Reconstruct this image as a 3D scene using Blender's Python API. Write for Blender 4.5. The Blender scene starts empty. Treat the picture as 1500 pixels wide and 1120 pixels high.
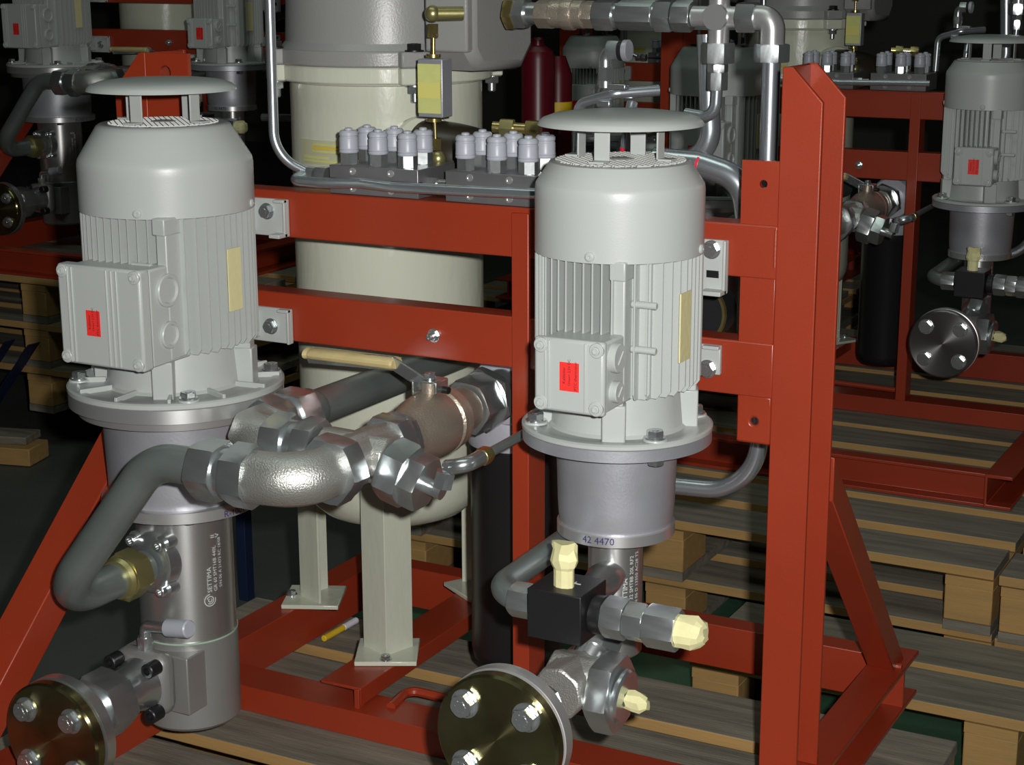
import bpy, bmesh, math, random
from mathutils import Vector, Matrix
import numpy as np
random.seed(4)
V = Vector
sc = bpy.context.scene
PI = math.pi
# ------------------------------------------------------------------ camera
FPX, PITCH, YAW, ROLL, ZC = 2507.0, .2426, .4903, .003, 1.521
_w = V((-math.sin(YAW)*math.cos(PITCH), math.cos(YAW)*math.cos(PITCH), -math.sin(PITCH)))
_r = V((math.cos(YAW), math.sin(YAW), 0)); _d = _w.cross(_r)
CR = _r*math.cos(ROLL) + _d*math.sin(ROLL); CD = _d*math.cos(ROLL) - _r*math.sin(ROLL); CW = _w
CAM = V((0, 0, ZC))
cam = bpy.data.cameras.new('camera'); camo = bpy.data.objects.new('camera', cam)
sc.collection.objects.link(camo); sc.camera = camo
cam.sensor_width = 36; cam.lens = 36*FPX/1500; cam.clip_end = 60; cam.clip_start = .02
M = Matrix.Identity(4)
for i in range(3):
    M[i][0] = CR[i]; M[i][1] = -CD[i]; M[i][2] = -CW[i]; M[i][3] = CAM[i]
camo.matrix_world = M
# ------------------------------------------------------------------ world, lights, exposure
wd = bpy.data.worlds.new('world'); sc.world = wd; wd.use_nodes = True
wd.node_tree.nodes['Background'].inputs[0].default_value = (.75, .85, .8, 1)
wd.node_tree.nodes['Background'].inputs[1].default_value = .012
def area(name, loc, target, size, power, col, sy=None):
    l = bpy.data.lights.new(name, 'AREA'); l.energy = power; l.color = col; l.size = size
    if sy: l.shape = 'RECTANGLE'; l.size_y = sy
    o = bpy.data.objects.new(name, l); sc.collection.objects.link(o); o.location = loc
    o.rotation_euler = (V(target)-V(loc)).to_track_quat('-Z', 'Y').to_euler(); return o
area('flash', CAM + CR*.07 - CD*.05, CAM + CW*3 + CR*.07, .03, 57, (1, .985, .955))
area('overhead_fill', (-1.6, 1.2, 5.2), (-1.6, 2.2, 0), 3.6, 26, (.86, 1, .9), 1.2)  # unseen overhead fill, added to give the metal parts something to reflect
area('overhead_fill', (-2.2, 5.0, 5.2), (-2.2, 5.0, 0), 3.6, 9, (.86, 1, .9), 1.2)  # second added fill, out of view above the skids behind
sc.view_settings.view_transform = 'Standard'; sc.view_settings.look = 'None'
sc.view_settings.gamma = 1; sc.view_settings.use_curve_mapping = False
sc.view_settings.exposure = 0.0

# ------------------------------------------------------------------ measuring helpers (photograph pixel + a world plane -> point)
def ray(x, y): return CR*((x-750)/FPX) + CD*((y-560)/FPX) + CW
def at(x, y, Y): q = ray(x, y); return CAM + q*(Y/q.y)
def atX(x, y, X): q = ray(x, y); return CAM + q*(X/q.x)
def atZ(x, y, Z): q = ray(x, y); return CAM + q*((Z-ZC)/q.z)
def pr(p):
    p = V(p)-CAM; z = p.dot(CW); return (750+FPX*p.dot(CR)/z, 560+FPX*p.dot(CD)/z, z)
def zr(py, X, Y, r=0):      # height of the axis (or of the near edge of a ring of radius r) seen at row py
    u = V((X, Y)).normalized(); X2, Y2 = X-u.x*r, Y-u.y*r
    px = 750
    for _ in range(6):
        z = at(px, py, Y2).z; px = pr((X2, Y2, z))[0]
    return z
def H(z): return z+ZC       # heights measured from the lens -> heights above the floor

# ------------------------------------------------------------------ materials
ANR = True
def mat(name, col, rough=.5, metal=0., bump=0., bscale=80, var=0., vscale=6, aniso=0., coat=0., spec=.5, stretch=None, col2=None, emis=None):
    m = bpy.data.materials.new(name); m.use_nodes = True; nt = m.node_tree; b = nt.nodes['Principled BSDF']
    b.inputs['Base Color'].default_value = (*col, 1); b.inputs['Roughness'].default_value = rough
    b.inputs['Metallic'].default_value = metal; b.inputs['Coat Weight'].default_value = coat
    b.inputs['Specular IOR Level'].default_value = spec
    b.inputs['Coat Roughness'].default_value = .2
    tc = nt.nodes.new('ShaderNodeTexCoord'); src = tc.outputs['Object']
    if stretch:
        mp = nt.nodes.new('ShaderNodeMapping'); mp.inputs['Scale'].default_value = stretch
        nt.links.new(src, mp.inputs[0]); src = mp.outputs[0]
    if var or col2:
        n = nt.nodes.new('ShaderNodeTexNoise'); n.inputs['Scale'].default_value = vscale; n.inputs['Detail'].default_value = 6
        nt.links.new(src, n.inputs['Vector'])
        r = nt.nodes.new('ShaderNodeValToRGB'); r.color_ramp.elements[0].position = .3; r.color_ramp.elements[1].position = .7
        c2 = col2 or tuple(c*(1-var) for c in col)
        r.color_ramp.elements[0].color = (*c2, 1); r.color_ramp.elements[1].color = (*col, 1)
        nt.links.new(n.outputs['Fac'], r.inputs[0]); nt.links.new(r.outputs[0], b.inputs['Base Color'])
    if bump:
        n2 = nt.nodes.new('ShaderNodeTexNoise'); n2.inputs['Scale'].default_value = bscale; n2.inputs['Detail'].default_value = 4
        nt.links.new(src, n2.inputs['Vector'])
        bp = nt.nodes.new('ShaderNodeBump'); bp.inputs['Strength'].default_value = bump; bp.inputs['Distance'].default_value = .002
        nt.links.new(n2.outputs['Fac'], bp.inputs['Height']); nt.links.new(bp.outputs[0], b.inputs['Normal'])
    if aniso:
        b.inputs['Anisotropic'].default_value = aniso
        t = nt.nodes.new('ShaderNodeTangent'); t.direction_type = 'RADIAL'; t.axis = 'Y' if aniso > 0 else 'Z'; b.inputs['Anisotropic Rotation'].default_value = .25 if ANR else 0
        b.inputs['Anisotropic'].default_value = abs(aniso)
        nt.links.new(t.outputs[0], b.inputs['Tangent'])
    return m
RED = mat('red_primer', (.335, .038, .013), .38, coat=.15, bump=.08, bscale=260, var=.12, vscale=5)
GREY = mat('motor_grey_paint', (.46, .488, .472), .36, bump=.05, bscale=500)
GREY2 = mat('motor_grey_plastic', (.50, .51, .49), .4)
CREAM = mat('tank_cream_paint', (.60, .62, .51), .22, bump=.5, bscale=45, stretch=(1, 1, .4))
CASTPAINT = mat('lid_grey_paint', (.29, .29, .285), .34, bump=.15, bscale=300)
ALU = mat('cast_aluminium', (.52, .53, .58), .42, .55, bump=.1, bscale=250, var=.25, vscale=9)
ALUM = mat('machined_aluminium', (.66, .66, .66), .34, .75, bump=.03, bscale=300, stretch=(1, 1, 8), aniso=-.5)
PUMP = mat('turned_steel', (.55, .55, .54), .34, .85, bump=.04, bscale=200, stretch=(.3, .3, 6), aniso=-.6)
ZINC = mat('zinc_plated_steel', (.60, .64, .65), .27, .88, bump=.05, bscale=120, var=.15, vscale=14)
FORGED = mat('forged_zinc_steel', (.58, .58, .55), .38, .8, bump=.5, bscale=420)
TUBE = mat('bright_steel_tube', (.60, .65, .70), .27, .85, bump=.03, bscale=40)
TUBED = mat('phosphated_steel_tube', (.27, .31, .30), .36, .6, bump=.1, bscale=60, var=.25, vscale=8, stretch=(1, 1, 1))
NICKEL = mat('nickel_brass', (.52, .45, .37), .36, .75, bump=.35, bscale=350)
BRASS = mat('yellow_chromate', (.62, .50, .20), .25, .9, var=.3, vscale=20)
OLIVE = mat('olive_brass', (.42, .38, .17), .35, .8, bump=.1)
DISCM = mat('chromated_disc', (.30, .27, .13), .24, .95, aniso=.92, var=.45, vscale=14)
DISCS = mat('plain_steel_disc', (.42, .42, .42), .28, .95, aniso=.75)
BLACK = mat('black_paint', (.012, .012, .013), .35)
BLKST = mat('black_oxide_steel', (.018, .018, .02), .4, .3, bump=.1, bscale=300)
RUBBER = mat('dark_brown_hose', (.028, .022, .014), .3)
HEADP = mat('lilac_grey_casting', (.48, .48, .54), .38, .25, bump=.15, bscale=180)
CAPP = mat('grey_plastic_cap', (.42, .44, .50), .38)
TAPE = mat('masking_tape', (.74, .70, .38), .6, bump=.3, bscale=90)
TAPEY = mat('aged_masking_tape', (.62, .50, .24), .6, bump=.25, bscale=60, var=.2, vscale=30)
LABELY = mat('yellow_label', (.60, .62, .22), .5, var=.12, vscale=40)
STICK = mat('red_sticker', (.90, .035, .03), .5)
INK = mat('black_ink', (.02, .01, .02), .6)
PEN = mat('navy_marker', (.03, .03, .16), .5)
ENGR = mat('etched_letters', (.62, .64, .62), .6)
STEELB = mat('dull_steel_block', (.26, .255, .265), .36, .6, bump=.1, bscale=90, var=.2, vscale=10)
REDCYL = mat('crimson_paint', (.10, .004, .01), .35)
YEL = mat('yellow_paint', (.75, .50, .02), .5)
WHITEP = mat('white_plastic', (.7, .68, .75), .4)
BLUE = mat('blue_paint', (.006, .014, .05), .6)
WOODT = mat('weathered_wood', (.265, .235, .185), .8, bump=.5, bscale=40, col2=(.14, .125, .095), vscale=7, stretch=(.6, 6, 6))
WOODF = mat('fresh_sawn_wood', (.46, .27, .09), .75, bump=.3, bscale=60, col2=(.36, .22, .08), vscale=9, stretch=(.5, 5, 5))
FLOORM = mat('workshop_floor', (.085, .095, .085), .65, bump=.2, bscale=60, col2=(.06, .066, .06), vscale=2.2)
GREENM = mat('green_floor_paint', (.045, .12, .07), .5, bump=.1, var=.2, vscale=4)
WALLM = mat('hall_wall', (.10, .10, .08), .8, var=.3, vscale=1)
REDPEN = mat('red_marker', (.75, .02, .05), .5)

# ------------------------------------------------------------------ mesh builder
def frame_of(axis, up=None):
    w = V(axis).normalized(); up = V(up) if up else (V((0, 0, 1)) if abs(w.z) < .9 else V((0, -1, 0)))
    u = up.cross(w).normalized(); v = w.cross(u); return u, v, w
class MB:
    def __init__(s): s.v = []; s.f = []; s.m = []
    def face(s, ids, mi=0): s.f.append(tuple(ids)); s.m.append(mi)
    def box(s, x0, x1, y0, y1, z0, z1, mi=0):
        return s.obox(V(((x0+x1)/2, (y0+y1)/2, (z0+z1)/2)), (1, 0, 0), (0, 1, 0), (0, 0, 1), abs(x1-x0), abs(y1-y0), abs(z1-z0), mi)
    def obox(s, c, u, v, w, du, dv, dw, mi=0):
        u, v, w = V(u).normalized(), V(v).normalized(), V(w).normalized(); n = len(s.v)
        for a in (-.5, .5):
            for b in (-.5, .5):
                for e in (-.5, .5): s.v.append(V(c)+u*a*du+v*b*dv+w*e*dw)
        for q in ((0, 1, 3, 2), (4, 6, 7, 5), (0, 4, 5, 1), (2, 3, 7, 6), (0, 2, 6, 4), (1, 5, 7, 3)): s.face([n+i for i in q], mi)
        return s
    def bar(s, p0, p1, wd, dp, side=None, mi=0):
        p0, p1 = V(p0), V(p1); w = p1-p0; u, v, ww = frame_of(w, side)
        return s.obox((p0+p1)/2, u, v, ww, wd, dp, w.length, mi)
    def prism(s, poly, o, u, v, w, L, mi=0, mis=None):
        o, u, v, w = V(o), V(u), V(v), V(w); n = len(s.v); k = len(poly)
        if u.cross(v).dot(w) < 0: poly = poly[::-1]
        for t in (0, L):
            for a, b in poly: s.v.append(o+u*a+v*b+w*t)
        s.face([n+i for i in range(k)][::-1], mi); s.face([n+k+i for i in range(k)], mi)
        for i in range(k):
            j = (i+1) % k; s.face((n+i, n+j, n+k+j, n+k+i), mi)
        return s
    def lathe(s, o, axis, prof, n=40, up=None, a0=0, mi=0, sx=1, sy=1, cap=True):
        u, v, w = frame_of(axis, up); o = V(o); b = len(s.v)
        for t, r in prof:
            for i in range(n):
                a = a0+2*PI*i/n; s.v.append(o+w*t+u*(r*math.cos(a)*sx)+v*(r*math.sin(a)*sy))
        for k in range(len(prof)-1):
            for i in range(n):
                j = (i+1) % n; s.face((b+k*n+i, b+k*n+j, b+(k+1)*n+j, b+(k+1)*n+i), mi)
        if cap:
            s.face([b+i for i in range(n)][::-1], mi); s.face([b+(len(prof)-1)*n+i for i in range(n)], mi)
        return s
    def cyl(s, p0, p1, r0, r1=None, n=32, c=0, mi=0):
        p0, p1 = V(p0), V(p1); L = (p1-p0).length; r1 = r0 if r1 is None else r1
        pf = [(0, r0), (L, r1)] if not c else [(0, r0-c), (c, r0), (L-c, r1), (L, r1-c)]
        return s.lathe(p0, p1-p0, pf, n, mi=mi)
    def nut(s, p0, p1, R, k=.95, up=None, rot=0, sides=6, mi=0):      # R = corner radius, ends chamfered
        p0, p1 = V(p0), V(p1); u, v, w = frame_of(p1-p0, up); L = (p1-p0).length; n = sides*4; b = len(s.v)
        ch = min(.075*R, .3*L); ap = math.cos(PI/sides)
        for t, lim in ((0, k), (ch, 9), (L-ch, 9), (L, k)):
            for i in range(n):
                a = 2*PI*i/n; h = ((a+PI/sides) % (2*PI/sides))-PI/sides
                r = R*min(ap/math.cos(((a) % (2*PI/sides))-PI/sides), lim)
                s.v.append(p0+w*t+u*(r*math.cos(a+rot))+v*(r*math.sin(a+rot)))
        for q in range(3):
            for i in range(n):
                j = (i+1) % n; s.face((b+q*n+i, b+q*n+j, b+(q+1)*n+j, b+(q+1)*n+i), mi)
        s.face([b+i for i in range(n)][::-1], mi); s.face([b+3*n+i for i in range(n)], mi)
        return s
    def tube(s, pts, r, bend=0., n=20, seg=8, mi=0):
        P = [V(p) for p in pts]; path = [P[0]]
        for i in range(1, len(P)-1):
            a, b, c = P[i-1], P[i], P[i+1]; d0 = (a-b).normalized(); d1 = (c-b).normalized()
            ang = d0.angle(d1)
            if bend <= 0 or ang > PI-.02: path.append(b); continue
            t = min(bend/math.tan(ang/2), .48*(a-b).length if i > 1 else .98*(a-b).length, .48*(c-b).length if i < len(P)-2 else .98*(c-b).length)
            rr = t*math.tan(ang/2); cen = b+(d0+d1).normalized()*(rr/math.sin(ang/2))
            s0 = b+d0*t-cen; s1 = b+d1*t-cen; tot = s0.angle(s1); ax = s0.cross(s1).normalized()
            for q in range(seg+1): path.append(cen+Matrix.Rotation(tot*q/seg, 3, ax) @ s0)
        path.append(P[-1]); b = len(s.v); u = None; m = len(path)
        for i, p in enumerate(path):
            t = ((path[min(i+1, m-1)]-p).normalized()+(p-path[max(i-1, 0)]).normalized()).normalized()
            if u is None: u = frame_of(t)[0]
            u = (u-t*u.dot(t)).normalized(); v = t.cross(u)
            for j in range(n): a = 2*PI*j/n; s.v.append(p+u*(r*math.cos(a))+v*(r*math.sin(a)))
        for i in range(m-1):
            for j in range(n):
                k = (j+1) % n; s.face((b+i*n+j, b+i*n+k, b+(i+1)*n+k, b+(i+1)*n+j), mi)
        s.face([b+j for j in range(n)][::-1], mi); s.face([b+(m-1)*n+j for j in range(n)], mi)
        return s
    def ball(s, c, r, n=20, k=10, mi=0):
        return s.lathe(V(c)-V((0, 0, r)), (0, 0, 1), [(r-r*math.cos(PI*i/k), max(r*math.sin(PI*i/k), r*.02)) for i in range(k+1)], n, mi=mi)
    def holed(s, x0, x1, z0, z1, hx, hz, hr, y0, y1, n=24, rc=0., mi=0):  # plate facing -Y with one round hole
        out = []
        for i in range(n):
            a = 2*PI*i/n+PI/4; c, q = math.cos(a), math.sin(a); t = 1/max(abs(c), abs(q))
            px = (c*t+1)/2; pz = (q*t+1)/2; out.append((x0+(x1-x0)*px, z0+(z1-z0)*pz, hx+hr*c, hz+hr*q))
        b = len(s.v)
        for Y in (y0, y1):
            for a in out: s.v.append(V((a[0], Y, a[1]))); s.v.append(V((a[2], Y, a[3])))
        m = 2*n
        for i in range(n):
            j = (i+1) % n; o0, h0, o1, h1 = b+2*i, b+2*i+1, b+2*j, b+2*j+1
            s.face((o0, o1, h1, h0), mi); s.face((m+o0, m+h0, m+h1, m+o1), mi)
            s.face((o0, m+o0, m+o1, o1), mi); s.face((h0, h1, m+h1, m+h0), mi)
        return s
def link(name, mb, m, parent, off, bevel=0., smooth=True, ang=32):
    me = bpy.data.meshes.new(name); me.from_pydata([tuple(v-off) for v in mb.v], [], mb.f)
    for mm in (m if isinstance(m, (list, tuple)) else [m]): me.materials.append(mm)
    for p, i in zip(me.polygons, mb.m): p.material_index = i
    bm = bmesh.new(); bm.from_mesh(me); bmesh.ops.recalc_face_normals(bm, faces=bm.faces); bm.to_mesh(me); bm.free()
    if smooth:
        me.shade_smooth(); me.set_sharp_from_angle(angle=math.radians(ang))
    o = bpy.data.objects.new(name, me); sc.collection.objects.link(o); o.parent = parent
    if bevel:
        b = o.modifiers.new('bevel', 'BEVEL'); b.width = bevel; b.segments = 2; b.limit_method = 'ANGLE'; b.angle_limit = math.radians(50)
    return o
UNIT = []; NEAR = ' on the nearest skid'
def thing(name, base, cat, loc, group=None, unit=True, full=None):
    o = bpy.data.objects.new(name, None); o.empty_display_size = .02; sc.collection.objects.link(o); o.location = loc
    o['label'] = full or base+NEAR; o['category'] = cat
    if group: o['group'] = group
    if unit: UNIT.append((o, base))
    return o
def root_of(o):
    while o.parent: o = o.parent
    return o
def part(parent, name, mb, m, bevel=0., label=None, ang=32):
    o = link(name, mb, m, parent, V(root_of(parent).location), bevel, ang=ang)
    if label: o['label'] = label
    return o
def kids(o): return [c for c in sc.collection.objects if c.parent == o]
KID = {}
def copytree(o, parent, T=None):
    c = o.copy(); sc.collection.objects.link(c); c.parent = parent
    if T is not None: c.location = T @ V(o.location); c.rotation_euler = T.to_euler()
    for ch in KID.get(o.name, []): copytree(ch, c)
    return c
def text(parent, name, body, size, mp, m, align='LEFT', thick=.0002):
    cu = bpy.data.curves.new('t', 'FONT'); cu.body = body; cu.size = size; cu.align_x = align; cu.resolution_u = 2
    to = bpy.data.objects.new('t', cu); sc.collection.objects.link(to)
    bpy.context.view_layer.update()
    me = bpy.data.meshes.new_from_object(to.evaluated_get(bpy.context.evaluated_depsgraph_get()))
    bpy.data.objects.remove(to)
    off = V(root_of(parent).location)
    for v in me.vertices: v.co = mp(v.co.x, v.co.y)-off
    me.materials.clear(); me.materials.append(m)
    o = bpy.data.objects.new(name, me); sc.collection.objects.link(o); o.parent = parent; return o
def hexbolt(mb, c, axis, R, h, r2=None, washer=True, rot=0):
    c = V(c); a = V(axis).normalized()
    if washer: mb.lathe(c, a, [(0, R*1.22), (.0022, R*1.22)], 24); c = c+a*.0022
    mb.nut(c, c+a*h, R, .9, rot=rot); 
    mb.lathe(c+a*h, a, [(0, R*.5), (.0006, R*.46)], 16)
    return mb

# ------------------------------------------------------------------ the hall (setting)
def struct(name, mb, m):
    o = link(name, mb, m, None, V((0, 0, 0))); o['kind'] = 'structure'; return o
struct('floor', MB().box(-12, 6, -2, 12, -.1, 0), FLOORM)
struct('wall_back', MB().box(-12, 6, 12, 12.2, 0, 7), WALLM)
struct('wall_left', MB().box(-12.2, -12, -2, 12, 0, 7), WALLM)
struct('wall_right', MB().box(6, 6.2, -2, 12, 0, 7), WALLM)
struct('wall_front', MB().box(-12, 6, -2.2, -2, 0, 7), WALLM)
struct('ceiling', MB().box(-12, 6, -2, 12, 7, 7.2), WALLM)
g = struct('floor_marking', MB().prism([(-1.30, 2.70), (-.30, 2.70), (.6, 3.3), (.6, 4.4), (-2.2, 4.4), (-2.2, 3.2), (-1.5, 3.15)], (0, 0, .0), (1, 0, 0), (0, 1, 0), (0, 0, 1), .002), GREENM)

# ------------------------------------------------------------------ pallets
def pallet(x0, y0, L, W, top, base, group, nplank=None, pitch=.2, pw=.152):
    t = thing('wooden_pallet', '', 'pallet', (x0+L/2, y0+W/2, top-.144), group, False, base)
    n = nplank or round(W/pitch)
    for i in range(n):
        y = y0+i*pitch; dz = random.uniform(-.0015, .0015); dx = random.uniform(-.012, .012)
        mb = MB().box(x0+dx, x0+L+random.uniform(-.012, .012) if i else x0+L, y, y+pw+random.uniform(-.006, .006), top-.022+dz, top+dz)
        o = part(t, 'deck_plank', mb, [WOODT, WOODF], .002)
        for p in o.data.polygons:
            if abs(p.normal.y) > .5: p.material_index = 1
    W2 = (n-1)*pitch+pw
    for x in (x0, x0+L/2-.05, x0+L-.1):
        part(t, 'cross_board', MB().box(x, x+.1, y0, y0+W2, top-.044, top-.0235), WOODF)
        part(t, 'bottom_board', MB().box(x, x+.1, y0, y0+W2, top-.144, top-.122), WOODT)
        for y in (y0, y0+W2/2-.07, y0+W2-.145):
            part(t, 'block', MB().box(x, x+.1, y, y+.14, top-.122, top-.044), WOODF, .003)
    return t
D0 = H(-1.2335)
pallet(-1.96, 1.44, 1.39, 1.2, D0, 'weathered pallet directly under the nearest red skid', None)
pallet(-1.96, 1.44, 1.39, 1.2, D0-.1445, 'lower pallet of the two stacked under the nearest red skid', None)
pallet(-2.18, 3.42, 1.485, 1.2, D0, 'upper front pallet under the dim right hand skid', None)
pallet(-2.18, 3.44, 1.485, 1.2, D0-.1445, 'lower front pallet under the dim right hand skid', None)
pallet(-2.15, 4.66, 1.46, 1.0, D0, 'upper rear pallet under the dim right hand skid', None)
pallet(-.675, 3.40, 1.2, 1.2, D0, 'pallet at the right picture edge, topmost of its pair', None)
pallet(-.675, 3.42, 1.2, 1.2, D0-.1445, 'pallet at the right picture edge, bottom of its pair', None)
pallet(-1.20, 3.02, 1.2, .36, .15, 'low pallet of grey boards lying just right of the nearest skid', None, 2, .18, .15)
for k, s in enumerate(('topmost', 'second from top', 'third from top', 'fourth from top', 'fifth from top')):
    zt = D0+.275-k*.1445
    if zt > .14: pallet(-4.5, 3.93, 1.42, 1.2, zt, 'pallet in the stack behind the left motor, '+s, None)
pallet(-3.4, 5.9, 1.4, 1.2, D0-.075, 'pallet under the far skid at the top centre', None)
pallet(-3.4, 5.9, 1.4, 1.2, D0-.22, 'lower pallet under the far skid at the top centre', None)
# loose timber at left edge
t = thing('timber_block', '', 'timber', (-2.9, 2.9, 0), None, False, 'short sawn timber block on the dark floor at left edge')
p = atZ(20, 655, 0.05)
t.location = (p.x, p.y, 0)
part(t, 'board', MB().obox(V((p.x-.1, p.y, .03)), (1, .25, 0), (-.25, 1, 0), (0, 0, 1), .34, .12, .055), WOODF, .003)
part(t, 'top_board', MB().obox(V((p.x-.12, p.y+.02, .07)), (1, .3, 0), (-.3, 1, 0), (0, 0, 1), .30, .10, .024), WOODT, .002)

# ------------------------------------------------------------------ the red skid frame
YP = 2.15
sk = thing('skid_frame', 'red primed steel skid frame carrying pumps and oil tank', 'frame', (-1.2, 2.1, H(-1.233)))
def usec(h, b, t): return [(0, 0), (b, 0), (b, t*1.3), (t, t*1.3), (t, h-t*1.3), (b, h-t*1.3), (b, h), (0, h)]
X_, Y_, Z_ = V((1, 0, 0)), V((0, 1, 0)), V((0, 0, 1))
ZB, ZT = H(-1.233), H(-1.153)
# side beams: web on the inner side, open outwards
part(sk, 'side_beam', MB().prism(usec(ZT-ZB, .060, .006), (-1.735, 1.44, ZB), -X_, Z_, Y_, 1.30), RED, .0012)
part(sk, 'side_beam', MB().prism(usec(ZT-ZB, .062, .006), (-.737, 1.44, ZB), X_, Z_, Y_, 1.305), RED, .0012)
part(sk, 'stiffener', MB().box(-.731, -.677, 2.66, 2.668, ZB+.008, ZT-.008), RED)
part(sk, 'rear_beam', MB().prism(usec(ZT-ZB, .045, .006), (-1.735, 2.69, ZB), Y_, Z_, X_, .998), RED, .0012)
part(sk, 'front_cross_beam', MB().prism(usec(ZT-ZB, .045, .006), (-1.735, 1.486, ZB), -Y_, Z_, X_, .998), RED, .0012)
zb2 = H(-1.188)
part(sk, 'front_bar', MB().prism([(0, 0), (.005, 0), (.005, zb2-ZB-.005), (.075, zb2-ZB-.005), (.075, zb2-ZB), (0, zb2-ZB)], (-1.734, YP, ZB), Y_, Z_, X_, .996), RED, .0008)
part(sk, 'tank_rail', MB().prism([(0, 0), (.078, 0), (.078, -.03), (.073, -.03), (.073, -.005), (0, -.005)], (-1.515, 2.165, ZT), X_, Z_, Y_, .52), RED, .001)
part(sk, 'rail_end', MB().box(-1.447, -1.4375, 2.16, 2.175, zb2, ZT-.001), RED, .001)
part(sk, 'guard_bar', MB().tube([(-1.395, 2.19, zb2+.002), (-1.405, 2.262, zb2+.002), (-1.15, 2.262, zb2-.001)], .008, .02, 10), RED)
# cross beams
uz1, uz0 = H(-.345), H(-.417); lz1, lz0 = H(-.505), H(-.581)
for nm, a, b in (('upper_beam', uz0, uz1), ('lower_beam', lz0, lz1)):
    part(sk, nm, MB().prism(usec(b-a, .045, .005), (-1.80, YP, a), Y_, Z_, X_, 1.052), RED, .002)
mp = MB().box(-1.146, -1.118, YP-.004, YP+.05, zb2, H(-.352)); part(sk, 'middle_post', mp, RED, .0015)
# right post: two chamfered flanges and the web, open to the right
zt_ = H(-.137); zch = H(-.181)
mb = MB()
fl = [(-.749, H(-1.153)), (-.693, H(-1.153)), (-.693, zch), (-.735, zt_), (-.749, zt_)]
mb.prism(fl, (0, YP, 0), X_, Z_, Y_, .007); mb.prism(fl, (0, 2.247, 0), X_, Z_, Y_, .007)
mb.box(-.749, -.743, YP+.0065, 2.2475, H(-1.153), zt_-.0005)
part(sk, 'right_post', mb, RED, .0015)
part(sk, 'weld_seam', MB().cyl((-.750, YP-.001, H(-.40)), (-.750, YP-.001, H(-.35)), .0025, n=8), RED)
part(sk, 'weld_seam', MB().cyl((-.734, 2.655, ZT+.002), (-.68, 2.655, ZT+.002), .0055, n=8), RED)
mb = MB(); fl = [(-1.803, H(-1.153)), (-1.803, H(-.142)), (-1.815, H(-.142)), (-1.868, H(-.20)), (-1.868, H(-1.153))]
mb.prism(fl, (0, YP, 0), X_, Z_, Y_, .007); mb.prism(fl, (0, 2.247, 0), X_, Z_, Y_, .007)
mb.box(-1.809, -1.803, YP+.0065, 2.2475, H(-1.153), H(-.1425))
part(sk, 'left_post', mb, RED, .0015)
# gusset plates with holes
part(sk, 'hole_plate', MB().holed(-.802, -.750, uz1-.001, H(-.262)+.002, at(1117, 270, YP).x, at(1117, 270, YP).z, .0055, YP+.004, YP+.012), RED)
a = at(1083, 403, YP); b_ = at(1130, 500, YP)
part(sk, 'gusset_plate', MB().box(a.x, -.750, YP+.003, YP+.010, lz1-.002, uz0+.002), RED, .001)
hz = at(1103, 618, YP)
part(sk, 'hole_plate', MB().holed(at(1078, 600, YP).x, -.750, at(1100, 650, YP).z, lz0+.002, hz.x, hz.z, .0055, YP+.003, YP+.011), RED, .003)
part(sk, 'hole_plate', MB().holed(-1.802, -1.720, uz1-.003, H(-.142), -1.765, H(-.172), .011, YP+.002, YP+.010), RED)
# braces
def brace(p0, p1, X0, X1, name):
    p0, p1 = V(p0), V(p1); d = (p1-p0).normalized(); nrm = V((0, -d.z, d.y))
    if nrm.z < 0: nrm = -nrm
    c = (p0+p1)/2
    part(sk, name, MB().obox(c+V(((X0+X1)/2-c.x, 0, 0)), X_, nrm, d, X1-X0, .055, (p1-p0).length), RED, .002)
brace((-1.76, 2.13, H(-.63)), (-1.76, 1.60, H(-1.13)), -1.80, -1.738, 'left_brace')
part(sk, 'right_brace', MB().prism([(2.256, H(-.748)), (2.256, H(-.683)), (2.700, ZT+.0005), (2.640, ZT+.0005)], (-.735, 0, 0), Y_, Z_, X_, .046), RED, .0015)
# bolt on lower beam
p = at(636, 491, YP)
mb = MB(); hexbolt(mb, p, (0, -1, 0), .0085, .006); mb.lathe(p+V((0, -.008, 0)), (0, -1, 0), [(0, .005), (.008, .005), (.009, .003)], 16)
part(sk, 'bolt', mb, ZINC)

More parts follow.
